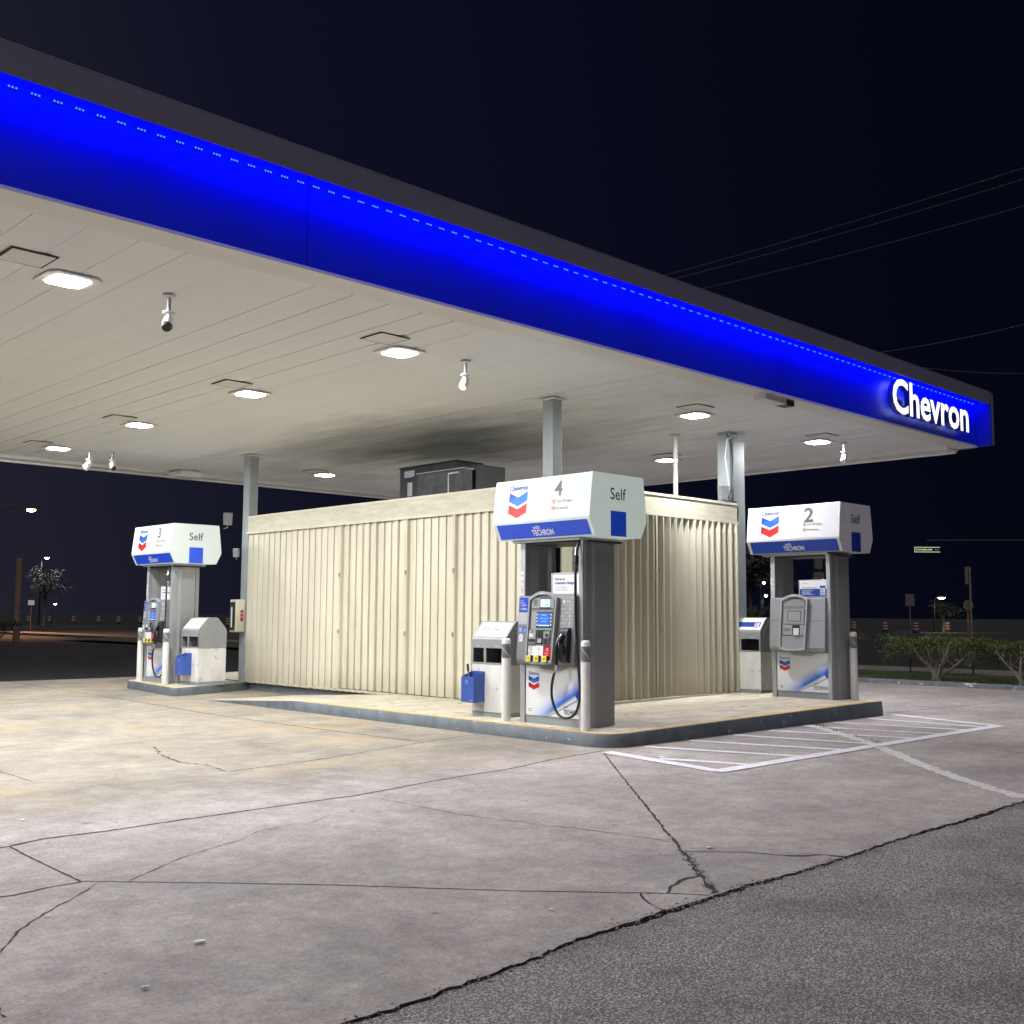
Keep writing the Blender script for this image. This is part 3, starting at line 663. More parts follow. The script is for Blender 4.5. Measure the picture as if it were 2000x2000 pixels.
def shutter(axis, a0, a1, prof, zb, zt, out, seed, wave=0.0):
    """prof: list of (s, depth) for one slat of unit pitch; runs along +axis from a0 to a1"""
    R = random.Random(seed); n = max(1, round((a1-a0)/(.195 if axis == 'y' else .168))); pitch = (a1-a0)/n; line = []
    for i in range(n):
        q = 1+R.uniform(-wave, wave)
        for (s_, d) in prof: line.append((a0+(i+s_)*pitch, d*q))
    line.append((a1, prof[0][1])); V = []
    zs = [zb, zt]
    for zz in zs:
        for (a, d) in line: V.append((out-d, a, zz) if axis == 'y' else (a, out-d, zz))
    m = len(line); F = [(i, i+1, m+i+1, m+i) for i in range(m-1)]
    if axis == 'y': F = [f[::-1] for f in F]
    g = MB(); g.add(V, F, M_cream); return g
profL = [(0, .0), (.06, .0), (.07, .046), (.10, .048), (.99, .034)]
profL2 = [(0, .0), (.07, .0), (.08, .05), (.12, .056), (.60, .044), (.63, .030), (.99, .026)]
profR = [(0, -.01), (.16, -.01), (.80, .092), (.93, .096), (.95, -.01)]
zb = .20
for nm, a0, a1, pf, sd, wv, zz in (('storm_shutter', 15.97, ky1, profL, 1, .10, .19), ('storm_shutter', 14.09, 15.89, profL2, 2, .20, .20), ('storm_shutter', 12.88, 14.01, profL, 3, .12, .20), ('storm_shutter', ky0+.06, 12.82, profL2, 4, .2, .20)):
    kpart(shutter('y', a0, a1, pf, zz, 3.07, kx0, sd, wv), nm)
for a0, a1, sd in ((kx0+.06, 13.36, 5), (13.42, kx1-.02, 6)):
    g = shutter('x', a0, a1, profR, .235, 3.07, ky0, sd, .12)
    kpart(g, 'storm_shutter')
# meeting posts between leaves, with locks
for yy in (15.93, 14.05, 12.85):
    g = MB(); g.box(kx0-.09, kx0+.0, yy-.035, yy-.006, .19, 3.065, M_cream); g.box(kx0-.085, kx0+.0, yy+.006, yy+.035, .19, 3.065, M_cream)
    g.box(kx0-.02, kx0+.01, yy-.005, yy+.005, .19, 3.065, M_dark); post = kpart(g, 'shutter_post', bevel=.003)
    for zz in (1.15, 2.15):
        g = MB(); g.box(kx0-.112, kx0-.091, yy-.03, yy-.008, zz, zz+.07, M_galv); l = g.build('lock', post)
g = MB(); g.box(13.375, 13.41, ky0-.10, ky0, .235, 3.065, M_cream); post = kpart(g, 'shutter_post', bevel=.003)
for zz in (1.25, 2.2):
    g = MB(); g.box(13.412, 13.45, ky0-.115, ky0-.10, zz, zz+.02, M_chrome); g.build('lock', post)
g = MB()   # bottom tracks
g.box(kx0-.10, kx0+.02, ky0-.1, ky1, .155, .188, M_cream); g.box(kx0+.021, kx1, ky0-.11, ky0+.02, .17, .226, M_creamd)
yy = 14.4
while yy < ky1-.1: g.box(kx0-.115, kx0-.101, yy, yy+.09, .150, .186, M_cream); yy += .195
kpart(g, 'shutter_track', bevel=.003)
# rooftop unit and vent pipe
hv = MB(); hv.box(12.3, 13.0, 13.6, 14.15, kz-.04, 4.07, M_hvac); hv.box(12.34, 12.96, 14.152, 15.75, kz-.04, 4.18, M_hvac); hv.box(12.27, 12.299, 14.2, 15.3, kz, 4.0, M_hvac)
hv.box(12.32, 12.98, 14.14, 15.77, 4.181, 4.2, M_hvac)
hvo = hv.build('rooftop_air_conditioner', bevel=.012); tag(hvo, 'soot-dark air conditioning unit on the kiosk roof', 'air conditioner')
g = MB(); g.box(12.325, 12.339, 15.3, 15.6, 4.0, 4.12, M_galv); g.box(12.325, 12.339, 15.35, 15.5, 3.65, 3.9, M_galv); g.build('data_plate', hvo)
g = MB(); g.box(12.0, 12.22, 13.6, 14.8, kz+.02, 3.96, M_hvac2); g.box(11.99, 11.999, 13.95, 13.98, kz+.1, 3.92, M_galv); g.box(11.99, 11.999, 13.7, 13.949, 3.89, 3.92, M_galv); g.box(11.97, 12.25, 13.58, 14.82, 3.961, 3.98, M_galv); g.build('coil_panel', hvo, bevel=.008)
g = MB(); g.tube([(15.25, 11.6, kz-.05), (15.25, 11.6, CZ)], .042, M_whtd, 12); g.lathe([(.09, 0), (.09, .015)], (15.25, 11.6, CZ-.02), M_trimw)
tag(g.build('vent_pipe', smooth=40), 'thin white pipe rising from kiosk roof to canopy ceiling', 'pipe')

# flood lights, extinguisher cabinet and sign on the left column
def flood(loc, s, rz, arm, lab, nm='flood_light'):
    r = empty(nm, loc, rz); g = MB()
    g.prism([(-.06*s, -.16*s), (.06*s, -.16*s), (.10*s, .13*s), (-.10*s, .13*s)], -.09*s, .09*s, M_galv, 'x'); g.build('housing', r, bevel=.01)
    g = MB(); g.prism([(-.085*s, .131*s), (.085*s, .131*s), (.085*s, .136*s), (-.085*s, .136*s)], -.075*s, .075*s, M_blackm, 'x'); g.build('lens', r)
    g = MB(); g.tube([(0, 0, -.17*s), (0, 0, -.22*s), (0, -arm, -.22*s)], .012, M_galv, 8); g.build('bracket', r)
    return tag(r, lab, 'flood light')
f1 = flood((11.08, 19.78, 3.42), .85, math.radians(165), .28, 'grey flood light on a bracket, high on the left column'); 
f2 = flood((11.14, 19.50, 2.72), .60, math.radians(130), .05, 'small box-shaped flood light midway up the left column')
g = MB(); g.box(-.105, .105, -.13, .13, 0, .65, M_cream); cab = g.build('fire_extinguisher_cabinet', bevel=.025, loc=(11.1, 19.32, 1.12))
g = MB(); g.box(-.112, -.106, -.095, .095, .05, .60, M_dark); g.box(-.116, -.1125, .0, .05, .1, .5, M_inkl); g.build('front_window', cab)
g = MB(); pl = Plane(g, (-.10, -.131, .27), (1, 0, 0), (0, 0, 1)); 
pl.rect(.09, .155, -.05, .17, M_redd); pl.text('FIRE', .095, .09, .03, M_inkl, width=.055); pl.text('EXT', .10, .02, .03, M_inkl, width=.045); g.build('red_label', cab)
tag(cab, 'cream fire extinguisher cabinet hung on the left column', 'cabinet')
g = MB(); pl = Plane(g, (11.217, 19.42, 1.95), (0, -1, 0), (0, 0, 1)); pl.rect(.02, .16, 0, .52, M_red); pl.rect(.035, .145, .015, .505, M_inkl, .0006)
pl.poly([(.065, .16), (.065, .42), (.115, .42), (.115, .16), (.14, .16), (.09, .05), (.04, .16)], M_red, .0012); pl.rect(.05, .13, .44, .48, M_red, .0012)
o = g.build('arrow_sign'); sol = o.modifiers.new('s', 'SOLIDIFY'); sol.thickness = .001
tag(o, 'narrow red and white arrow sign pointing down the left column', 'sign')
# cables on the right column
g = MB(); pts = [(15.620, 10.760, 4.66), (15.610, 10.690, 4.50), (15.630, 10.660, 4.2), (15.610, 10.650, 3.9), (15.580, 10.660, 3.65), (15.520, 10.690, 3.50), (15.470, 10.760, 3.44)]
g.tube(pts, .012, M_blackm, 6); g.tube([(15.920, 10.670, 4.60), (15.640, 10.620, 4.62), (15.420, 10.620, 4.52), (15.380, 10.640, 4.2), (15.480, 10.650, 3.85), (15.520, 10.640, 3.5), (15.420, 10.760, 3.45)], .009, M_inkl, 6)
g.tube([(15.540, 10.660, 3.46), (15.680, 10.630, 3.44), (15.730, 10.630, 3.33), (15.720, 10.640, 3.1)], .011, M_galv, 6)
g.tube([(15.540, 10.640, 3.45), (15.640, 10.610, 3.46), (15.700, 10.610, 3.3), (15.680, 10.620, 3.12)], .009, M_blackm, 6)
o = tag(g.build('cable_bundle', smooth=50), 'loose grey and black cables looping down the right column', 'cable')
r = flood((15.350, 10.660, 3.60), .8, math.radians(60), .08, 'small twin-head light tangled in cables by the right column')

# ================================================================== FUEL DISPENSERS
def interp(pts, n=6):
    out = []; P = [Vector(pts[0])]+[Vector(p) for p in pts]+[Vector(pts[-1])]
    for i in range(1, len(P)-2):
        for k in range(n):
            t = k/n; a, b, c, d = P[i-1], P[i], P[i+1], P[i+2]
            out.append(.5*((2*b)+(-a+c)*t+(2*a-5*b+4*c-d)*t*t+(-a+3*b-3*c+d)*t**3))
    out.append(P[-2]); return out

def gradient_mat():
    m = mat('door_graphic', (.76, .76, .77), .35, coat=.2); b = m.node_tree.nodes['Principled BSDF']; g = NG(m)
    sx = g.n.new('ShaderNodeSeparateXYZ'); g.link(g.tc, sx.inputs[0])
    # distance above the diagonal sweep
    d = g.math('ADD', g.math('ADD', g.math('MULTIPLY', sx.outputs[0], -.52), sx.outputs[2]), -.205)
    d = g.math('ADD', d, g.math('MULTIPLY', g.math('MULTIPLY', sx.outputs[0], sx.outputs[0]), -.05))
    f = g.rng(d, 0, .20, 1, 0); f = g.math('POWER', f, 1.5)
    fade = g.rng(sx.outputs[0], -.42, .05, 0, 1)
    c = g.mix(g.math('MULTIPLY', f, fade), (.76, .77, .78), (.02, .14, .62))
    c = g.mix(g.rng(g.noise(5, 8, .7, stretch=(1, 1, .4)), .54, .66, 0, .35), c, (.42, .41, .40))
    g.link(c, b.inputs['Base Color']); return m
M_grad = gradient_mat()

def header(root, num, white, style, lab):
    W, D = 1.65, 1.06; x0, x1 = -.845, .805; ya = -.20; z0 = 2.30; H = .76
    # side profile (depth, height): front inset at the top, bulging, tapering at the foot
    pr = [(ya+.10, 0), (ya+.004, .19), (ya-.004, .22), (ya-.0, .28), (ya+.055, H-.02), (ya+.065, H), (ya+D-.065, H), (ya+D-.055, H-.02), (ya+D, .28), (ya+D+.004, .22), (ya+D-.004, .19), (ya+D-.10, 0)]
    g = MB(); g.prism([(a, z0+b) for a, b in pr], x0, x1, white, 'x')
    hd = g.build('header', root, bevel=.008)
    for xa in (x0-.008, x1-.035):
        g = MB()
        prt = [(a-.008, z0+b) for a, b in pr[:6]]+[(a+.012, z0+b) for a, b in pr[:6]][::-1]
        g.prism(prt, xa, xa+.043, M_whtd if style != 'lit' else white, 'x')
        g.build('edge_trim', hd)
    # blue foot band, front and back, on the tapering faces
    g = MB()
    nb_ = Plane(g, (x0, ya+.10, z0), (1, 0, 0), (0, -.10, .20), .004)
    nb_.rect(.045, x1-x0-.045, .012, .212, M_litblue if style == 'lit' else M_blue)
    g.build('blue_band', hd)
    # printing: front
    g = MB()
    f1 = Plane(g, (0, ya, z0+.36), (1, 0, 0), (0, .02, .19), .003); f2 = f1
    pf = Plane(g, (0, ya-.0, z0+.24), (1, 0, 0), (0, .0, 1), .003)
    up = Plane(g, (0, ya+.012, z0+.38), (1, 0, 0), (0, .055, .46), .005)
    up.text('Chevron', -.596, .245, .062, M_blud, width=.335, bold=.022)
    up.hallmark(-.590, -.115, .325, .335)
    if num == '2': up.text(num, .19, .095, .225, M_inkg, width=.165, bold=.018)
    else: up.text(num, .205, .125, .185, M_inkg, bold=.010)
    for j, t in enumerate(('Turn Off Engine', 'No Smoking')):
        b_ = .055-j*.085; up.no_sign(.205, b_+.0, .030); up.text(t, .248, b_-.018, .036, M_inkg, width=.27 if j == 0 else .205, bold=.006)
    nb = Plane(g, (0, ya+.10, z0), (1, 0, 0), (0, -.10, .20), .007)
    nb.text('TECHRON', -.205, .045, .075, M_wht, width=.37, bold=.026, shear=-.05)
    nb.text('with', -.17, .130, .050, M_wht, width=.12, bold=.02)
    # printing: near side
    sd = Plane(g, (x1, ya+D/2, z0), (0, 1, 0), (0, 0, 1), .003)
    sd.text('Self', -.01, .45, .140, M_ink, width=.29, bold=.004, center=True); sd.rect(-.15, .14, .004, .31, M_litblue if style == 'lit' else M_navy)
    g.build('printing', hd)
    g = MB(); g.box(x0+.18, x1-.30, ya+.16, ya+D-.16, 2.262, 2.299, M_alum); g.box(x0+.30, x1-.20, ya+.20, ya+D-.24, 2.235, 2.261, M_blackm); g.build('underside', hd)

def dispenser(loc, num, white, style, lab, active=True):
    root = tag(empty('fuel_dispenser', loc, -PI/2), lab, 'gas pump', 'fuel dispensers on the islands')
    header(root, num, white, style, lab)
    D = .55
    # columns: bevelled sections
    for s_, nm in ((-1, 'side_column'), (1, 'side_column')):
        a, b = (-.54, -.46) if s_ < 0 else (.465, .545)
        if s_ < 0: p = [(a, 0), (b, 0), (b+.0, .06), (b+.035, .20), (b+.035, .36), (b, .49), (b, D), (a, D), (a-.0, .3)]
        else: p = [(a, 0), (b-.015, 0), (b, .015), (b+.012, .11), (b+.04, .14), (b+.04, .44), (b+.012, .47), (b, D), (a, D)]
        g = MB(); g.prism(p, 0, 2.262, M_body, 'z'); c = g.build(nm, root, bevel=.004)
        g = MB(); g.box(a-.001, b-(.014 if s_ > 0 else 0), -.014, -.0015, 0, 2.262, M_alum); g.build('front_strip', c, bevel=.004)
        if s_ < 0:
            g = MB(); q = Plane(g, (a, -.014, 1.60), (1, 0, 0), (0, 0, 1), .002); q.rect(.008, .055, 0, .30, M_inkl); q.no_sign(.032, .25, .02); q.no_sign(.032, .17, .02); q.lines(.014, .12, .035, 5, .022, M_inkg); g.build('warning_label', c)
    # lower cabinet
    g = MB(); g.box(-.459, .464, .012, D-.01, .0, .10, M_steel); g.build('kick_plate', root, bevel=.003)
    g = MB(); g.box(-.459, .464, .004, D-.012, .101, .735, M_grad); door = g.build('lower_door', root, bevel=.004)
    g = MB(); q = Plane(g, (0, .004, 0), (1, 0, 0), (0, 0, 1), .002)
    q.text('Chevron', -.405, .603, .040, M_blud, width=.185, bold=.012); q.hallmark(-.405, .42, .185, .17)
    q.lines(-.405, .185, .08, 2, .025, M_inkg, h=.008)
    # peeling corner: silver curl and pale corner
    q.poly([(-.10, .104), (.46, .104), (.46, .32), (.44, .325), (.40, .335)], M_wht)
    q.poly([(-.115, .104), (-.04, .104), (.458, .325), (.455, .345), (.42, .37), (.39, .385)], M_alum, .0006); q.poly([(-.06, .118), (.42, .338), (.40, .362)], M_wht, .0012)
    q.poly([(.39, .387), (.463, .50), (.463, .325), (.44, .33), (.41, .35)], M_blue, .0018)
    q.text('with', .20, .225, .028, M_inkg, bold=.01, k=.0024); q.text('TECHRON', .195, .150, .055, M_inkg, width=.25, bold=.02, shear=-.05, k=.0024)
    g.build('door_printing', door)
    g = MB(); g.add([(-.25, 0, .735), (.30, 0, .735), (.27, -.006, .70), (.15, -.008, .665), (-.12, -.008, .67), (-.2, -.006, .70)], [(0, 5, 4, 3, 2, 1)], M_alum); g.lathe([(.009, 0), (.009, .006)], (0, 0, 0), M_dark, 8); 
    g.build('finger_rail', door)
    # head box
    g = MB(); g.prism([(.0, .72), (-.085, .745), (-.10, .80), (-.05, 1.58), (.0, 1.59), (D-.06, 1.59), (D-.06, .74)], -.525, .462, M_head if active else M_head2, 'x')
    hb = g.build('head', root, bevel=.012)
    sl = Vector((0, .05, .78)).normalized()
    def HP(mb, x=0, lift=.002, z=.80): return Plane(mb, (x, -.10, z), (1, 0, 0), sl, lift)
    g = MB(); g.prism([(.05, 1.591), (.09, 1.591), (.09, 1.87), (.05, 1.87)], -.06, .462, M_alum, 'x'); tp = g.build('topper_frame', root, bevel=.006)
    g = MB(); q = Plane(g, (-.06, .05, 1.60), (1, 0, 0), (0, 0, 1), .003)
    if active:
        q.rect(.03, .505, .01, .245, M_wht)
        q.text('Fuel up on', .065, .180, .034, M_blud, width=.17, bold=.03); q.text('unbeatable mileage.', .065, .130, .034, M_blud, width=.33, bold=.03)
        q.text('Chevron with Techron', .075, .083, .019, M_inkg, width=.20); q.text('comes in every grade.', .075, .053, .019, M_inkg, width=.20)
    else:
        q.rect(.02, .505, .01, .255, M_wht); q.rect(.02, .505, .01, .125, M_blud, .0004)
        q.text('More points. More rewards.', .06, .135, .022, M_ink, width=.26, bold=.01, k=.0008); q.text('GET FUELED UP AND SAVE', .06, .090, .018, M_inkl, width=.20, bold=.02, k=.0008); q.lines(.06, .08, .22, 3, .018, M_inkl, k=.0008)
        q.text('Rewards', .095, .205, .016, M_inkg, width=.08, k=.0008); q.rect(.07, .083, .20, .217, M_ink, .0006)
        q.rect(.375, .475, .02, .175, M_blu2, .0012); q.rect(.382, .468, .025, .135, M_inkl, .0016); q.lines(.39, .12, .07, 4, .024, M_inkg, k=.002)
    g.build('advert', tp)
    # centre module with arched top
    a0, a1, b0, b1 = -.32, .145, -.30, .185
    def arch(zt, inset=0):
        pts = [(a0+inset, -.03+inset), (-.20, -.058+inset), (.02, -.058+inset), (a1-inset, -.03+inset)]
        top = []
        for k in range(9):
            t = k/8; x = b1-inset+(b0-b1+2*inset)*t; top.append((x, zt-inset+.082*math.sin(PI*t)))
        return pts+top
    g = MB(); P = arch(.760); q0 = HP(g)
    ring = [q0.p(x, z_, .055) for x, z_ in P]; base = [q0.p(x, z_, -.01) for x, z_ in P]; n = len(P)
    Pi = [(x*.90-.005, .36+(z_-.36)*.925) for x, z_ in P]; inner = [q0.p(x, z_, .055) for x, z_ in Pi]; inb = [q0.p(x, z_, .030) for x, z_ in Pi]
    V = base+ring+inner+inb
    F = [(i, (i+1) % n, n+(i+1) % n, n+i) for i in range(n)]+[(n+i, n+(i+1) % n, 2*n+(i+1) % n, 2*n+i) for i in range(n)]+[(2*n+i, 2*n+(i+1) % n, 3*n+(i+1) % n, 3*n+i) for i in range(n)]
    g.add(V, F, M_head2 if active else M_alum)
    mod = g.build('centre_module', root)
    g = MB(); q = HP(g, 0, .0); g.add([q.p(x, z_, .031) for x, z_ in Pi], [tuple(range(n))], M_head)
    def R_(x0_, x1_, z0_, z1_, m, k): q.rect(x0_-.0, x1_, z0_-.80, z1_-.80, m, k)
    def B_(x0_, x1_, z0_, z1_, m, k0, k1):
        c = [q.p(x0_, z0_-.8, k0), q.p(x1_, z0_-.8, k0), q.p(x1_, z1_-.8, k0), q.p(x0_, z1_-.8, k0), q.p(x0_, z0_-.8, k1), q.p(x1_, z0_-.8, k1), q.p(x1_, z1_-.8, k1), q.p(x0_, z1_-.8, k1)]
        g.add(c, [(4, 5, 6, 7), (0, 1, 5, 4), (1, 2, 6, 5), (2, 3, 7, 6), (3, 0, 4, 7)], m)
    if active:
        B_(-.255, .125, 1.43, 1.56, M_head2, .031, .040); B_(-.245, .115, 1.165, 1.40, M_head2, .031, .042)
        for k in range(5): R_(-.225, -.155, 1.465+k*.016, 1.472+k*.016, M_dark, .041)
        g.build('bezel', mod)
        g = MB(); q = HP(g, 0, .0); R_(-.115, .072, 1.425, 1.555, M_blackm, .041); R_(-.103, .066, 1.444, 1.542, M_lcd, .0425)
        q.text('15.2', -.03, .705, .033, M_ink, width=.085, k=.0432); q.text('4.785', -.035, .655, .027, M_ink, width=.085, k=.0432); g.build('price_display', mod)
        g = MB(); q = HP(g, 0, .0); R_(-.165, .110, 1.185, 1.388, M_blackm, .0425); R_(-.135, .075, 1.205, 1.372, M_scr, .044)
        q.text('Welcome', -.03, .540, .014, M_screen_ink, k=.045, center=True); q.text('Please insert card', -.03, .500, .012, M_screen_ink, k=.045, center=True); q.text('or press help', -.03, .465, .012, M_screen_ink, k=.045, center=True); R_(-.125, .065, 1.214, 1.224, M_screen_ink, .045)
        for k in range(4):
            for xx in (-.158, .082): R_(xx, xx+.020, 1.215+k*.042, 1.238+k*.042, M_inkl, .0445)
        g.build('screen', mod)
        g = MB(); q = HP(g, 0, .0); B_(-.275, -.155, .985, 1.155, M_head2, .031, .050); R_(-.262, -.20, 1.075, 1.115, M_inkl, .0505); B_(-.27, -.165, 1.02, 1.05, M_blackm, .05, .066); R_(-.225, -.205, 1.125, 1.143, M_dark, .0505); g.build('receipt_slot', mod)
        g = MB(); q = HP(g, 0, .0); R_(-.140, -.025, .99, 1.155, M_dark, .033); B_(-.125, -.055, 1.0, 1.06, M_chrome, .034, .045)
        for a in range(3):
            for c in range(4): R_(-.120+a*.021, -.105+a*.021, 1.005+c*.0135, 1.014+c*.0135, M_inkl, .0455)
        g.build('keypad', mod)
        g = MB(); q = HP(g, 0, .0); B_(-.020, .085, 1.065, 1.145, M_galv, .031, .05); B_(.02, .06, 1.08, 1.115, M_blackm, .05, .056); B_(-.022, .070, .985, 1.062, M_chrome, .031, .056); R_(-.005, .052, .995, 1.05, M_dark, .0565); g.build('card_reader', mod)
        for k, (nm_, m_) in enumerate((('93', M_wht), ('89', M_wht), ('87', M_red))):
            g = MB(); q = HP(g, 0, .0); xa = -.305+k*.138
            R_(xa, xa+.136, .765, .968, m_, .034)
            ci = M_blud if k < 2 else M_inkl
            q.ring(xa+.070, .125, .018, .026, ci, 4, .0346); q.text(['Supreme', 'Plus', 'Regular'][k], xa+.066, .072, .016, ci, k=.035, center=True); R_(xa+.045, xa+.085, .850, .855, ci, .035)
            g.build('grade_panel', mod)
            g = MB(); q = HP(g, 0, .0)
            B_(xa+.038, xa+.108, .768, .846, M_blackm, .034, .062); B_(xa+.028, xa+.096, .772, .846, M_yel, .062, .072)
            q.ring(xa+.062, .010, .021, .024, M_ink, 4, .0726); q.text(nm_, xa+.062, -.002, .022, M_ink, bold=.02, k=.073, center=True); g.build('grade_button', mod)
        g = MB(); q = HP(g, -.525, .0); q.rect(.015, .185, .585, .765, M_blue, .002); q.text('Save', .03, .72, .02, M_inkl, k=.003); q.text('Welcome', .025, .695, .014, M_inkl, bold=.02, k=.003); q.lines(.06, .68, .11, 2, .014, M_inkl, k=.003); q.lines(.06, .635, .11, 2, .014, M_inkl, k=.003, seed=3); q.ring(.04, .668, .004, .008, M_inkl, 8, .003); q.ring(.04, .625, .004, .008, M_inkl, 8, .003)
        q.rect(.012, .180, .43, .580, M_alum, .002); q.lines(.025, .565, .14, 6, .02, M_inkl, h=.004, k=.003, seed=5)
        q.rect(.018, .155, .330, .395, M_blu2, .002); q.lines(.028, .385, .06, 3, .018, M_inkl, k=.003, seed=6); q.ring(.128, .352, .011, .016, M_inkl, 14, .003); q.rect(.122, .128, .36, .385, M_inkl, .003); q.rect(.125, .140, .352, .357, M_inkl, .003)
        q.ring(.065, .275, .0, .036, M_inkl, 20, .002); q.ring(.065, .275, .014, .018, M_blud, 16, .003); q.rect(.03, .095, .215, .245, M_inkl, .0024); q.lines(.035, .236, .05, 1, .01, M_inkg, k=.003)
        g.build('side_decals', root)
        g = MB(); q = HP(g, .19, .0)
        q.rect(.01, .235, .40, .765, M_body, .001)
        for k in range(5): q.rect(.01, .235, .405+k*.088, .408+k*.088, M_inkl, .002)
        for k in range(4): q.lines(.02 if k < 3 else .11, .44+k*.088+.02, .09, 2, .014, M_inkl, h=.005, k=.002, seed=k); 
        for k in range(3): q.rect(.165, .175, .425+k*.088, .475+k*.088, M_inkl, .002); q.poly([(.185, .445+k*.088), (.205, .455+k*.088), (.195, .462+k*.088)], M_inkl, .002)
        q.poly([(.045, .715), (.07, .74), (.095, .715), (.07, .685)], M_inkl, .002)
        q.rect(.025, .10, .27, .365, M_inkl, .002); q.lines(.03, .355, .06, 4, .02, M_ink, h=.006, k=.003, seed=8); q.rect(.025, .10, .175, .262, M_inkl, .0022); q.lines(.03, .252, .06, 4, .02, M_redd, h=.008, k=.003, seed=9)
        g.build('instruction_panel', root)
        # nozzle boot and nozzle
        g = MB(); g.prism([(-.04, .76), (-.16, .79), (-.175, .84), (-.15, 1.15), (-.12, 1.19), (-.04, 1.20)], .27, .395, M_blackm, 'x'); g.box(.25, .272, -.12, -.05, .77, 1.16, M_blackm); g.build('nozzle_boot', root, bevel=.012)
        g = MB(); g.tube(interp([(.265, -.20, .75), (.262, -.205, .86), (.262, -.20, .94), (.28, -.195, 1.0), (.315, -.18, 1.06), (.345, -.16, 1.12)]), .026, M_black, 10, r2=.022)
        g.tube(interp([(.30, -.20, .87), (.335, -.235, .90), (.345, -.235, .97), (.315, -.21, 1.02)]), .008, M_black, 6); g.tube([(.335, -.20, .99), (.36, -.20, .95), (.365, -.20, .88)], .030, M_black, 8, r2=.02)
        noz = g.build('nozzle', root, smooth=50)
        g = MB(); g.tube([(.275, -.205, 1.01), (.30, -.20, 1.07), (.335, -.18, 1.12)], .012, M_chrome, 8); g.build('spout', noz, smooth=50)
        g = MB(); g.tube([(.265, -.20, .755), (.262, -.20, .70), (.250, -.195, .66)], .019, M_chrome, 10, r2=.016); g.build('swivel', noz, smooth=50)
        off = -.65
        hp = [(1.121, 2.255, -.02), (1.128, 2.10, -.07), (1.133, 1.93, -.09), (1.138, 1.80, -.10), (1.150, 1.36, -.11), (1.185, .993, -.13), (1.235, .60, -.14), (1.250, .36, -.15), (1.185, .19, -.155), (1.047, .125, -.16), (.915, .165, -.165), (.835, .306, -.175), (.825, .459, -.185), (.855, .60, -.19), (.895, .665, -.195)]
        g = MB(); g.tube(interp([(u+off, d, z_) for u, z_, d in hp]), .0165, M_black, 10); ho = g.build('hose', root, smooth=50)
        g = MB(); x_ = 1.133+off
        for (za, zb_, r_, m_) in ((2.13, 2.16, .017, M_chrome), (2.07, 2.125, .020, M_chrome), (1.965, 2.06, .030, M_black), (1.93, 1.96, .022, M_chrome), (1.86, 1.92, .019, M_chrome)):
            g.tube([(x_-.003, -.075, zb_), (x_, -.085, za)], r_, m_, 12)
        g.build('breakaway_coupling', ho, smooth=50)
    else:
        B_(-.245, .115, 1.17, 1.40, M_head2, .031, .044); B_(-.175, .065, 1.21, 1.375, M_head2, .044, .040)
        R_(-.178, .068, 1.207, 1.378, M_blackm, .0445); R_(-.165, .056, 1.217, 1.366, M_head2, .046)
        B_(-.26, .13, .99, 1.155, M_head2, .031, .040); R_(-.262, .132, .985, .989, M_dark, .0405)
        R_(-.25, -.12, 1.05, 1.10, M_head, .0405); R_(-.25, .11, 1.45, 1.56, M_body, .034)
        B_(-.28, .14, .765, .975, M_head2, .031, .036); g.build('bezel', mod)
        g = MB(); q = HP(g, 0, .0); R_(-.09, .045, 1.0, 1.15, M_dark, .041); B_(-.06, .035, .99, 1.10, M_inkl, .042, .060); g.build('receipt_slot', mod)
        g = MB(); q = HP(g, 0, 0); q.rect(-.52, -.33, .42, .425, M_dark, .001); q.rect(.20, .455, .42, .425, M_dark, .001); g.build('panel_seam', root)
    g = MB(); q = HP(g, 0, .0); 
    q.rect(-.115, .0, .797, .822, M_ink, .0565); q.lines(-.09, .814, .08, 1, .012, M_inkl, h=.010, k=.0575, seed=2); q.ring(-.102, .808, .003, .008, M_inkl, 8, .0575)
    g.build('name_badge', mod)
    return root

dispenser((9.70, 9.30, .15), '4', M_lit, 'lit', 'grey and white gas pump numbered 4 with lit header, in the centre foreground')
dispenser((9.80, 20.05, .15), '3', M_lit3, 'lit', 'distant gas pump numbered 3 on the low island at left')
dispenser((15.33, 9.20, .21), '2', M_unlit, 'unlit', 'gas pump numbered 2 with blank grey service face at right', active=False)

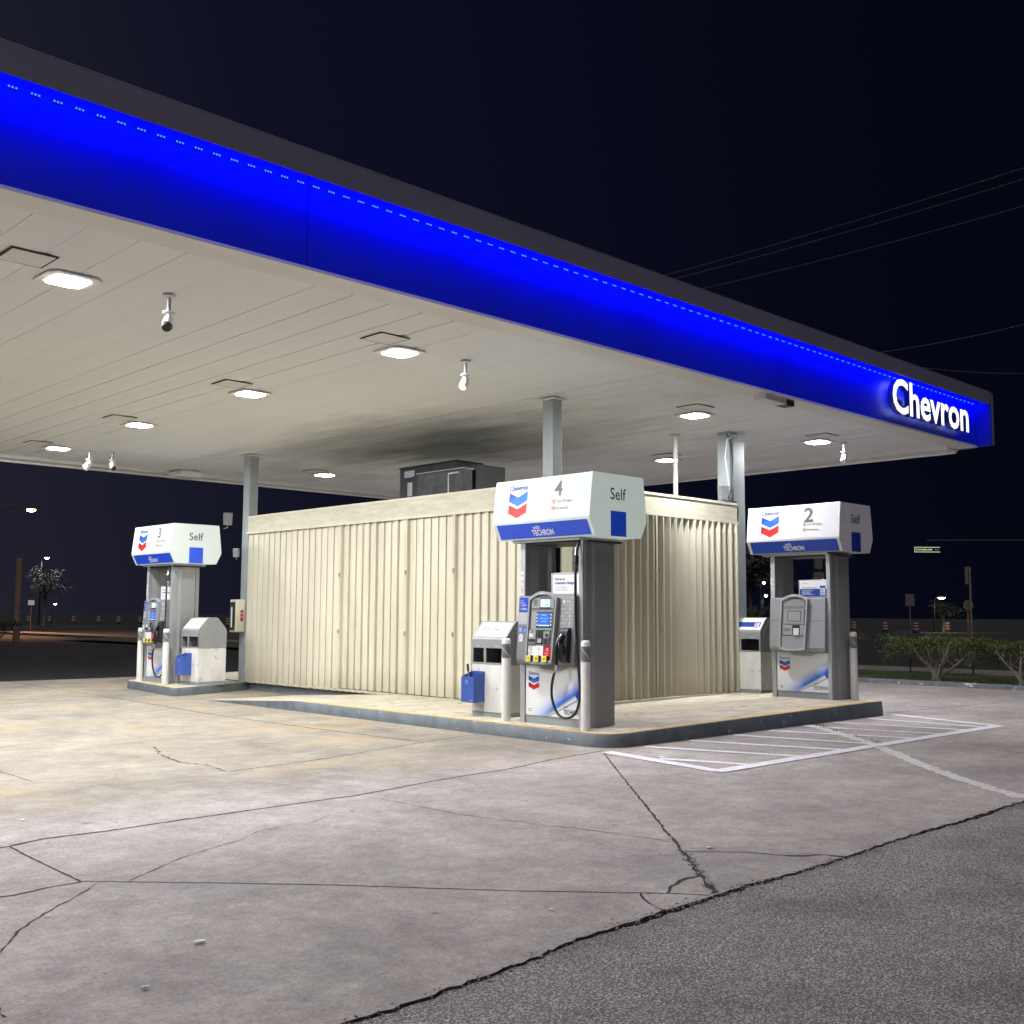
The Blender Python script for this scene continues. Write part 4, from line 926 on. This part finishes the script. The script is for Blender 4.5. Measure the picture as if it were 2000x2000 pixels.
# ------------------------------------------------------------------ litter bins with squeegee buckets
def bin_(loc, lab, kind='car', bucket=True, w_=.66, blab='', slab='', bx=0.0):
    r = tag(empty('waste_bin', loc, -PI/2), lab, 'trash bin', 'bins beside the pumps'); D = .58; h = w_/2
    pr = [(0, .0), (0, .92)]
    g = MB(); g.box(-h+.01, h-.01, .01, D-.01, 0, .062, M_steel); g.build('plinth', r)
    g = MB(); g.box(-h, h, 0, D, .063, .685, M_whtd); g.build('lower_body', r, bevel=.006)
    up = [(0, .688), (0, .985), (-.0, 1.02), (.022, 1.065), (.177, 1.245), (.215, 1.265), (D-.215, 1.265), (D-.177, 1.245), (D-.022, 1.065), (D, 1.02), (D, .688)]
    g = MB()
    # hood as a shell with two openings in the front
    n = len(up)
    V = [(-h, a, b) for a, b in up]+[(h, a, b) for a, b in up]
    F = [(i, n+i, n+i+1, i+1) for i in range(1, n-1)]+[tuple(range(n)), tuple(range(n, 2*n))[::-1]]
    g.add(V, F, M_galvbin)
    for (xa, xb, za, zb_) in ((-h, h, .688, .715), (-h, h, .905, .985), (-h, -h+.025, .715, .905), (-h+.235, -h+.28, .715, .905), (h-.025, h, .715, .905)):
        g.box(xa, xb, 0, .012, za, zb_, M_galvbin)
    g.box(-h+.02, h-.02, .25, .26, .69, .95, M_dark); g.box(-h+.02, h-.02, .013, .25, .69, .70, M_dark); g.box(-h+.25, -h+.26, .013, .25, .70, .95, M_head)
    hood = g.build('hood', r)
    g = MB(); g.prism([(.08, 0), (D-.08, 0), (D-.20, .24), (.20, .24)], h+.001, h+.005, M_galvbin, 'x'); o = g.build('side_door', hood); o.location = (0, 0, .95)
    g = MB(); q = Plane(g, (0, 0, .925), (1, 0, 0), (0, 0, 1), .002); q.text('Towel', -h+.12, -.004, .022, M_inkl, center=True, bold=.01); q.text('Trash', h-.17, -.004, .022, M_inkl, center=True, bold=.01)
    sl = Vector((0, .155, .18)); q = Plane(g, (0, .022, 1.065), (1, 0, 0), sl, .004)
    if kind == 'car':
        q.rect(-h+.04, h-.035, -.01, .225, M_wht)
        q.text('Fuel up on', -h+.075, .155, .036, M_blud, width=.20, bold=.03); q.text('unbeatable mileage.', -h+.075, .105, .036, M_blud, width=.38, bold=.03)
        q.text('Chevron with Techron', -h+.075, .060, .024, M_ink, width=.27, bold=.03); q.text('comes in every grade.', -h+.075, .025, .024, M_ink, width=.27, bold=.03)
    else:
        q.rect(-h+.02, h-.01, -.01, .24, M_wht); q.rect(-h+.04, h-.05, .05, .16, M_blud, .001); q.rect(h-.16, h-.07, .01, .14, M_inkl, .002); q.lines(h-.15, .13, .07, 5, .022, M_inkg, k=.003)
    g.build('advert', hood)
    if bucket:
        bk = tag(empty('squeegee_bucket', (0, 0, 0), -PI/2), blab, 'bucket', 'blue squeegee buckets hung on the bins')
        c = Matrix.Rotation(-PI/2, 3, 'Z') @ Vector((-h+.135+bx, -.001, .19)); bk.location = Vector(loc)+c
        g = MB(); a, d1 = .125, .20; t = .006; zf, zr = .335, .405
        def wall(xa, xb, ya, yb, z1a, z1b):
            g.add([(xa, ya, 0), (xb, ya, 0), (xb, yb, 0), (xa, yb, 0), (xa, ya, z1a), (xb, ya, z1a), (xb, yb, z1b), (xa, yb, z1b)], [(0,3,2,1),(4,5,6,7),(0,1,5,4),(1,2,6,5),(2,3,7,6),(3,0,4,7)], M_bucket)
        wall(-a, a, -d1, -d1+t, zf, zf); wall(-a, a, -t, 0, zr, zr); wall(-a, -a+t, -d1+t, -t, zf, zr); wall(a-t, a, -d1+t, -t, zf, zr); wall(-a+t, a-t, -d1+t, -t, .02, .02)
        wall(-a+t, a-t, -.09, -.08, .30, .30)
        g.build('box', bk, bevel=.003)
        g = MB(); q = Plane(g, (0, -d1, 0), (1, 0, 0), (0, 0, 1), .002); q.ring(-.01, .27, .020, .025, M_inkl, 7); q.text('Chevron', .04, .02, .014, M_inkl, bold=.01); g.build('logo', bk)
        sq = MB(); c2 = Matrix.Rotation(-PI/2, 3, 'Z') @ Vector((-h+.10+bx, -.10, .25))
        p0 = Vector(loc)+c2; sq.tube([p0, p0+Vector((-.015, .05, .38))], .011, M_galv, 8); sq.tube([p0+Vector((-.0135, .045, .34)), p0+Vector((-.017, .058, .44))], .016, M_blackm, 8)
        sq.box(p0.x-.02, p0.x+.02, p0.y-.07, p0.y+.05, p0.z-.015, p0.z+.01, M_blackm)
        tag(sq.build('squeegee', smooth=50), slab, 'squeegee', 'squeegees in the buckets')
    return r
M_galvbin = mat('grey_bin_paint', (0.27, 0.275, 0.28), .45, .15, var=.07, vscale=4)
bin_((9.86, 10.62, .15), 'grey and white trash bin left of pump four', blab='blue squeegee bucket on the bin left of pump four', slab='dark squeegee handle standing in the bucket left of pump four')
bin_((9.92, 18.98, .15), 'far trash bin with grey hood beside pump three on the left island', bx=.16, blab='small blue squeegee bucket on the far left bin', slab='squeegee handle leaning out of the far left bucket')
bin_((15.62, 10.48, .21), 'trash bin half hidden behind the right column, beside pump two', kind='x', bucket=False)

# ------------------------------------------------------------------ bollards
def bollard(loc, lab, lean=0, h=1.05, seed=0):
    r = tag(empty('bollard', loc, seed), lab, 'bollard', 'white bollards guarding the pumps'); R = .058
    g = MB(); g.lathe([(R+.006, 0), (R+.004, .02), (R, .04), (R, h-.03), (R-.01, h-.008), (R-.03, h)], (0, 0, 0), M_bol, 28); g.build('post', r, smooth=50)
    g = MB(); g.lathe([(R+.001, h-.25), (R+.0025, h-.249), (R+.0025, h-.071), (R+.001, h-.07)], (0, 0, 0), M_refl, 28); band = g.build('reflective_band', r, smooth=50)
    g = MB()
    for s_ in range(3):
        V = []
        for k in range(15):
            t = k/14; a = t*2.6+s_*2.1; zz = h-.07-.178*t
            for dz in (0, .0): pass
            V += [((R+.0035)*math.cos(a), (R+.0035)*math.sin(a), zz), ((R+.0035)*math.cos(a+.17), (R+.0035)*math.sin(a+.17), zz)]
        g.add(V, [(2*k, 2*k+1, 2*k+3, 2*k+2) for k in range(14)], M_inkl)
    g.build('stripe', band)
    r.rotation_euler = (lean, 0, seed); return r
M_bol = mat('worn_white_bollard', (0.62, 0.60, 0.57), .55, var=.10, vscale=5, spots=(13, .66, (.38, .36, .34)), bump=.002, bscale=12, stretch=(1, 1, .4))
bollard((9.57, 8.62, .152), 'white bollard at the near right corner of pump four', lean=.0, seed=.4)
bollard((9.64, 10.05, .15), 'white bollard between pump four and its bin', seed=2.2)
bollard((9.72, 20.62, .15), 'white bollard at the far left of pump three', seed=1.0)
bollard((9.60, 19.30, .15), 'white bollard between pump three and its bin', seed=3.0)
bollard((15.72, 8.52, .21), 'white bollard at the right end of the island by pump two', seed=.2)

# ================================================================== PLANTS ON THE VERGE
def shrub(name, base, top, half, ntw, nleaf, lab, seed, cat='shrub', group='clipped hedge shrubs on the verge', leaf=.05, skirt=.35, m_leaf=None):
    R = random.Random(seed); r = tag(empty(name, base), lab, cat, group); tr = MB(); tips = []
    H = top
    for i in range(ntw):
        a = 2*PI*i/ntw+R.uniform(-.3, .3); rad = R.uniform(.35, 1.0)
        tx, ty = math.cos(a)*half[0]*rad, math.sin(a)*half[1]*rad; tz = H*R.uniform(.72, .92)
        P = [(R.uniform(-.08, .08), R.uniform(-.08, .08), -.03), (tx*.12, ty*.12, H*.14), (tx*.40+R.uniform(-.06, .06), ty*.40+R.uniform(-.06, .06), H*.34), (tx*.72+R.uniform(-.08, .08), ty*.72, H*.56), (tx, ty, tz)]
        tr.tube(interp([Vector(p) for p in P], 4), R.uniform(.032, .055), M_bark, 7, r2=.008); tips.append(Vector(P[-1])); 
        for j in range(3):
            q = Vector(P[2+(j > 0)]); e_ = q+Vector((R.uniform(-.3, .3), R.uniform(-.3, .3), R.uniform(.15, .4)))
            e_.z = min(e_.z, H*.93); tr.tube([q, (q+e_)/2+Vector((R.uniform(-.04, .04), R.uniform(-.04, .04), 0)), e_], .014, M_bark, 5, r2=.005); tips.append(e_)
    tr.build('trunk', r, smooth=60)
    cr = MB()
    cl = [Vector((R.uniform(-1, 1)*half[0], R.uniform(-1, 1)*half[1], H*(1-abs(R.gauss(0, .17))))) for _ in range(60)]
    cl += [Vector((R.uniform(-1, 1)*half[0], R.choice((-1, 1))*half[1]*R.uniform(.6, 1), H*R.uniform(.4, .8))) for _ in range(16)]
    cl += [t_+Vector((0, 0, .05)) for t_ in tips]
    V = []; F = []
    for i in range(nleaf):
        c = R.choice(cl); p = c+Vector((R.gauss(0, .12), R.gauss(0, .12), R.gauss(0, .075)))
        top_ = H*(.93+.07*math.sin(p.y*5+seed)+.04*math.sin(p.x*9+p.y*13))
        if p.z > top_: p.z = top_-abs(R.gauss(0, .03))+.05*(R.random() < .15)
        if p.z < H*skirt: continue
        if R.random() < .25 and p.z < H*.6: continue
        d = Vector((R.gauss(0, 1), R.gauss(0, 1), R.gauss(-.3, .6))).normalized(); s_ = d.cross(Vector((R.gauss(0, .4), R.gauss(0, .4), 1))).normalized()
        l = leaf*R.uniform(.7, 1.3); k = len(V); nrm = d.cross(s_)*l*.12
        V += [p, p+d*l*.5+s_*l*.27+nrm, p+d*l, p+d*l*.5-s_*l*.27+nrm]; F.append((k, k+1, k+2, k+3))
    cr.add(V, F, m_leaf or M_leaf); cr.build('crown', r); return r
shrub('shrub', (23.95, 10.95, .07), 1.02, (.62, 1.15), 9, 7000, 'gnarled clipped shrub on the verge, left of the leaning stick', 21)
shrub('shrub', (23.75, 9.0, .07), .98, (.55, 1.05), 8, 6500, 'gnarled clipped shrub at the right edge of the photo', 22)
shrub('shrub', (24.1, 13.95, .07), 1.08, (.50, .75), 8, 8000, 'dense clipped shrub behind the far right bollard', 23, skirt=.18)
shrub('shrub', (24.0, 7.1, .07), .98, (.55, .8), 8, 2500, 'clipped shrub just beyond the right edge of the photo', 24)
g = MB(); R = random.Random(8); V = []; F = []
for i in range(14000):
    x = 23.4+R.random()**1.3*3.4; y = R.uniform(6.5, 17.5); 
    if math.sin(x*2.1+y*1.3)+math.sin(y*2.7-x) < -.9: continue
    a = R.uniform(0, 2*PI); h = R.uniform(.02, .075); k = len(V)
    V += [(x, y, .07), (x+.012*math.cos(a), y+.012*math.sin(a), .07), (x+R.gauss(0, .02), y+R.gauss(0, .02), .075+h)]; F.append((k, k+1, k+2))
g.add(V, F, M_grass); tag(g.build('grass'), kind='stuff')
g = MB(); g.tube([(23.75, 8.35, .08), (23.9, 8.62, .50), (23.92, 8.68, .60), (23.95, 8.72, .58)], .018, M_bark, 7); tag(g.build('leaning_stick', smooth=50), 'bare hooked stick leaning beside the right edge shrub', 'stick')
# bench
bn = tag(empty('park_bench', (26.6, 12.1, .09)), 'dark metal slatted bench beyond the clipped shrubs', 'bench')
g = MB(); 
for k in range(24): yy = -.95+k*.082; g.tube([(0, yy, .78), (-.08, yy, .50), (-.10, yy, .42), (.05, yy, .38)], .012, M_blackm, 5)
g.tube([(0, -.98, .78), (0, .98, .78)], .022, M_blackm, 8); g.build('backrest', bn)
g = MB(); g.box(-.05, .42, -.98, .98, .37, .40, M_blackm); g.build('seat', bn)
for yy in (-.8, .8): g = MB(); g.tube([(.1, yy, -.0), (.1, yy, .37)], .022, M_blackm, 8); g.build('leg', bn)

# ================================================================== FAR BACKGROUND
def at(u, v, depth):   # only used to derive real positions of far things (metres along view axis)
    return None
def barrel(x, y, lab, s=1.0):
    g = MB(); segs = [(0, .10, M_dark), (.10, .30, M_orange), (.30, .44, M_bw), (.44, .58, M_orange), (.58, .72, M_bw), (.72, .86, M_orange), (.86, 1.0, M_bw)]
    g.lathe([(.34, 0), (.34, .08)], (x, y, -.045), M_dark, 14)
    for a, b, m in segs: g.lathe([(.30-.09*a, a), (.30-.09*b, b)], (x, y, -.04), m, 14)
    return tag(g.build('traffic_barrel', smooth=50), lab, 'traffic barrel', 'striped traffic barrels across the road')
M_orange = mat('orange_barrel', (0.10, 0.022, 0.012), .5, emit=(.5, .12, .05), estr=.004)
M_bw = mat('reflective_white_band', (0.16, 0.13, 0.12), .4, emit=(1, .72, .62), estr=.035)  # bands, and faintly the orange, glow by emission instead of reflecting
def gp(u, v_, d):      # world point for direction (u, v_) offsets (tangents) at distance d along the axis
    c = cam.matrix_world.translation; return c+fw*d+rt*((u-1000)/2107.2*d)+dn*((v_-1000)/2107.2*d)
BL = [(56, 150), (98, 150), (144, 150), (193, 150), (232, 150), (274, 150)]
BR = [(1667, 118), (1728, 108), (1788, 106), (1850, 112), (445, 120)]
for i, (u, d) in enumerate(BL+BR):
    p = gp(u, 1200, d); barrel(p.x, p.y, ['first', 'second', 'third', 'fourth', 'fifth', 'sixth'][i]+' striped barrel from the left, across the dark road' if i < 6 else
        ['striped barrel just right of pump two above the hedge', 'dim striped barrel above the gap in the hedge', 'striped barrel below the far green street sign', 'faint striped barrel left of the tall signpost', 'striped barrel between pump three and the cabinet'][i-6])
# sodium street lamp, left
def street_lamp(u, v_, d, col, estr, watt, lab, r=.25, arm=1.6, double=False, poleh=True):
    p = gp(u, v_, d); root = tag(empty('street_lamp', (p.x, p.y, 0)), lab, 'street lamp')
    g = MB(); ax = Vector((rt.x, rt.y, 0)).normalized()*-arm
    g.tube([(ax.x, ax.y, 0), (ax.x, ax.y, p.z-.3)], .10, M_darkpole, 8, r2=.06); g.tube([(ax.x, ax.y, p.z-.32), (ax.x*.5, ax.y*.5, p.z+.12), (0, 0, p.z+.1)], .05, M_darkpole, 8); g.build('pole', root)
    g = MB(); g.lathe([(r*.5, .12), (r, .03), (r, 0)], (0, 0, p.z), M_darkpole, 14); g.build('lamp_head', root)
    m = mat('lamp_glow_%d' % int(u), (.9, .8, .6), .4, emit=col, estr=estr)
    g = MB(); g.lathe([(r*.9, -.002), (r*.8, -.10), (r*.3, -.17)], (0, 0, p.z), m, 14); g.build('lens', root, smooth=60)
    if watt:
        ld = bpy.data.lights.new('street_light', 'SPOT'); ld.energy = watt; ld.color = col; ld.spot_size = math.radians(150); ld.spot_blend = .5; ld.shadow_soft_size = .2
        lo_ = bpy.data.objects.new('street_light', ld); COL.objects.link(lo_); lo_.location = (p.x, p.y, p.z-.3)
    return root
M_darkpole = mat('dark_pole', (.03, .03, .032), .7)
street_lamp(61, 995, 77, (1.0, .50, .22), 30, 5200, 'glowing orange street lamp at upper left behind the canopy', r=.34, arm=2.6)
street_lamp(92, 1089, 120, (.95, .95, 1.0), 10, 350, 'small twin white lamp above a lit tree at far left', r=.26, arm=.6)
street_lamp(108, 1179, 150, (.9, .95, 1.0), 12, 0, 'tiny white lamp low above the left barrels', r=.20, arm=.4)
street_lamp(1839, 1167, 110, (1.0, .95, .75), 10, 260, 'warm white lamp lighting a bush right of the street sign', r=.40, arm=.8)
street_lamp(1492, 1137, 90, (1, 1, 1), 14, 0, 'tiny white lamp seen between the right column and pump two', r=.12, arm=.3)
street_lamp(1496, 1162, 90, (1, .95, .8), 10, 60, 'lower tiny lamp seen between the right column and pump two', r=.13, arm=.3)
# trees
def tree(u, d, H, rad, lab, seed, n=2600, m=None, zb=None):
    p = gp(u, 1200, d); R = random.Random(seed); root = tag(empty('tree', (p.x, p.y, -.04)), lab, 'tree', 'dark trees across the road')
    g = MB(); g.tube([(0, 0, 0), (.1, 0, H*.35), (0, .1, H*.7)], .20, M_bark, 8, r2=.08)
    for i in range(7):
        a = R.uniform(0, 2*PI); g.tube([(0, 0, H*R.uniform(.35, .6)), (math.cos(a)*rad*.4, math.sin(a)*rad*.4, H*.7), (math.cos(a)*rad*.8, math.sin(a)*rad*.8, H*R.uniform(.75, .95))], .06, M_bark, 5, r2=.02)
    g.build('trunk', root)
    cl = [Vector((R.gauss(0, .45)*rad, R.gauss(0, .45)*rad, H*R.uniform(.55, .98))) for _ in range(26)]; V = []; F = []
    for i in range(n):
        c = R.choice(cl); q = c+Vector((R.gauss(0, .2), R.gauss(0, .2), R.gauss(0, .14)))*rad*.8
        d_ = Vector((R.gauss(0, 1), R.gauss(0, 1), R.gauss(0, .7))).normalized(); s_ = d_.orthogonal().normalized(); l = R.uniform(.16, .34)*rad/2.2; k = len(V)
        V += [q, q+d_*l*.5+s_*l*.3, q+d_*l, q+d_*l*.5-s_*l*.3]; F.append((k, k+1, k+2, k+3))
    g = MB(); g.add(V, F, m or M_leafd); g.build('crown', root); return root
tree(86, 118, 6.4, 2.0, 'tree lit from above by a white twin lamp, far left', 41, n=1500, m=M_leaff)
tree(1465, 95, 7.4, 3.0, 'dim tree seen between the right column and pump two', 43, m=M_leaff)
tree(1842, 114, 3.2, 1.6, 'bush lit by the warm lamp right of the street sign', 44, n=1200, m=M_leaff)
tree(1470, 80, 2.2, 1.2, 'small lit bush low between the column and pump two', 46, 900, m=M_leaff)
# left post with brush, signs
p = gp(31, 1255, 56); g = MB(); g.tube([(p.x, p.y, -.04), (p.x, p.y, 4.3)], .17, M_wood, 10); tag(g.build('utility_post'), 'dark utility post at the far left edge of the lot', 'post')
shrub('roadside_bush', (p.x-1, p.y-.3, -.04), 1.1, (.9, .9), 6, 900, 'scraggly dark bush at the foot of the far left post', 51, cat='bush', group=None, leaf=.12, m_leaf=M_leafd)
def sign_board(u, v_, d, w_, h_, m, lab, name='road_sign', txt=None, cat='sign', post=True, back=False, oct_=False):
    p = gp(u, v_, d); root = tag(empty(name, (p.x, p.y, 0)), lab, cat); yaw_ = math.atan2(rt.y, rt.x); root.rotation_euler = (0, 0, yaw_)
    g = MB()
    if oct_: g.prism([(w_/2*math.cos(PI/8+k*PI/4), p.z+w_/2*math.sin(PI/8+k*PI/4)) for k in range(8)], -.01, .01, m, 'y')
    else: g.box(-w_/2, w_/2, -.01, .01, p.z-h_/2, p.z+h_/2, m)
    g.build('board', root)
    if txt:
        g = MB(); q = Plane(g, (-w_/2, -.011, p.z-h_/2), (1, 0, 0), (0, 0, 1), .004)
        q.rect(.0, w_, 0, .03, M_glowink); q.rect(.0, w_, h_-.03, h_, M_glowink); q.rect(0, .03, 0, h_, M_glowink)
        q.text(txt[0], .10, .10, h_-.2, M_glowink, width=w_*.62, bold=.02); q.text(txt[1], w_*.80, .10, h_-.2, M_dimink, width=w_*.15, bold=.02); g.build('lettering', root)
    if post: g = MB(); g.tube([(0, .04, -.04), (0, .04, p.z+h_*.4)], .035, M_wood, 8); g.build('post', root)
    return root
M_glowink = mat('reflective_lettering', (.7, .8, .6), .4, emit=(.75, .9, .6), estr=.5)  # both letterings glow by emission in place of reflected light
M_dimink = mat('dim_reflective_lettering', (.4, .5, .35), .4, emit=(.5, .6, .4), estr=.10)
M_sgreen = mat('street_sign_green', (.01, .05, .025), .4)
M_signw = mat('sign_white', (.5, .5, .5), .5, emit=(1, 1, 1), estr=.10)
M_signb = mat('sign_back', (.18, .16, .14), .5)
sb = sign_board(1811, 1073.5, 60, 1.42, .29, M_sgreen, 'long green street name sign reading POWERLINE RD hanging in the dark', 'street_name_sign', ('POWERLINE', 'RD'), post=False)
p = gp(1811, 1073.5, 60); g = MB()
g.tube([(0, .03, p.z+.14), (0, .03, p.z+.5), (14, 0, p.z+.6), (18, 0, p.z+.4)], .05, M_darkpole, 8); g.tube([(18, 0, p.z+.45), (18, 0, -.04)], .13, M_darkpole, 8); g.build('mast_arm', sb)
sign_board(61, 1177, 90, .52, .40, M_signw, 'small white rectangular sign at far left', cat='sign')
sign_board(1777, 1172, 60, .50, .66, M_signb, 'dim white sign board left of the tall signpost')
sign_board(1891, 1182, 34, .34, .34, M_signb, 'octagonal sign back on the tall right signpost', 'stop_sign', oct_=True)
pp = gp(1893.5, 1107, 34); g = MB(); g.tube([(0, 0, .05), (0, 0, pp.z)], .032, M_wood, 8); o = tag(g.build('tall_signpost', loc=(pp.x, pp.y, 0)), 'tall bare signpost with an edge-on panel above the right hedge', 'signpost')
o.rotation_euler = (0, 0, math.atan2(rt.y, rt.x)); g = MB(); g.box(-.14, -.035, .02, .04, pp.z-.55, pp.z, M_signb); g.build('panel', o)
# traffic signal behind pump two
p = gp(1596, 1092, 62); ts = tag(empty('traffic_signal', (p.x, p.y, 0), math.atan2(rt.y, rt.x)), 'unlit traffic signal heads seen through the opening of pump two', 'traffic light')
g = MB(); g.prism([(-.2, p.z-.55), (.25, p.z-.6), (.3, p.z+.45), (-.15, p.z+.45)], -.12, .12, M_signb, 'y'); g.build('signal_head', ts)
g = MB(); g.box(-.25, .35, -.12, .12, p.z-1.95, p.z-.75, M_signb); g.build('signal_head', ts); g = MB(); g.tube([(.15, .1, -.04), (.15, .1, p.z+1)], .07, M_signb, 8); g.build('pole', ts)
# power lines, spanning between poles outside the view
for i, ((u0, v0), (u1, v1), d0, d1) in enumerate((((1285, 535), (2000, 320), 46, 40), ((1310, 540), (2000, 342), 47, 41), ((1360, 560), (2000, 395), 48, 42), ((1705, 684), (2000, 627), 50, 48), ((1795, 712), (2000, 724), 60, 56))):
    a = gp(u0, v0, d0); b = gp(u1, v1, d1); dd = b-a; A = a-dd*.35; B = b+dd*.35
    g = MB(); g.tube([A.lerp(B, t/12)-Vector((0, 0, .25*math.sin(PI*t/12))) for t in range(13)], .010, M_wire, 5)
    tag(g.build('power_line'), ['topmost power line crossing the dark sky at right', 'second power line from the top at right', 'third power line from the top at right', 'fourth power line, just above the canopy lettering', 'lowest nearly level power line right of the canopy'][i] if False else
        ['highest thin overhead wire in the dark sky at right', 'overhead wire just below the highest one', 'middle overhead wire sloping down behind the canopy', 'overhead wire meeting the canopy edge near the lettering', 'lowest nearly level wire right of the canopy'][i], 'power line', 'overhead wires')
M_w = None
# litter on the concrete
LT = [(2.52,4.64,.07,'cream scrap of paper on the concrete, lower left'), (2.07,4.23,.05,'small white scrap on the concrete near the bottom left'), (4.09,3.92,.035,'round white scrap on the concrete near the asphalt edge'), (5.91,4.25,.07,'white scrap on the concrete above the right crack'), (9.24,7.23,.14,'flat white litter on the painted hatching'), (3.00,8.15,.05,'tiny white scrap on the concrete at far left'), (13.0,14.2,.1,'')]
for i, (x, y, s_, lab) in enumerate(LT[:6]):
    R = random.Random(i); g = MB(); n_ = 7; V = [(x+s_*.5*math.cos(2*PI*k/n_)*R.uniform(.6, 1.1), y+s_*.28*math.sin(2*PI*k/n_)*R.uniform(.6, 1.1), .008+R.uniform(0, .008)) for k in range(n_)]
    g.poly(V, M_paper); o = g.build('litter'); s2 = o.modifiers.new('s', 'SOLIDIFY'); s2.thickness = .003; tag(o, lab, 'litter', 'scraps of litter')
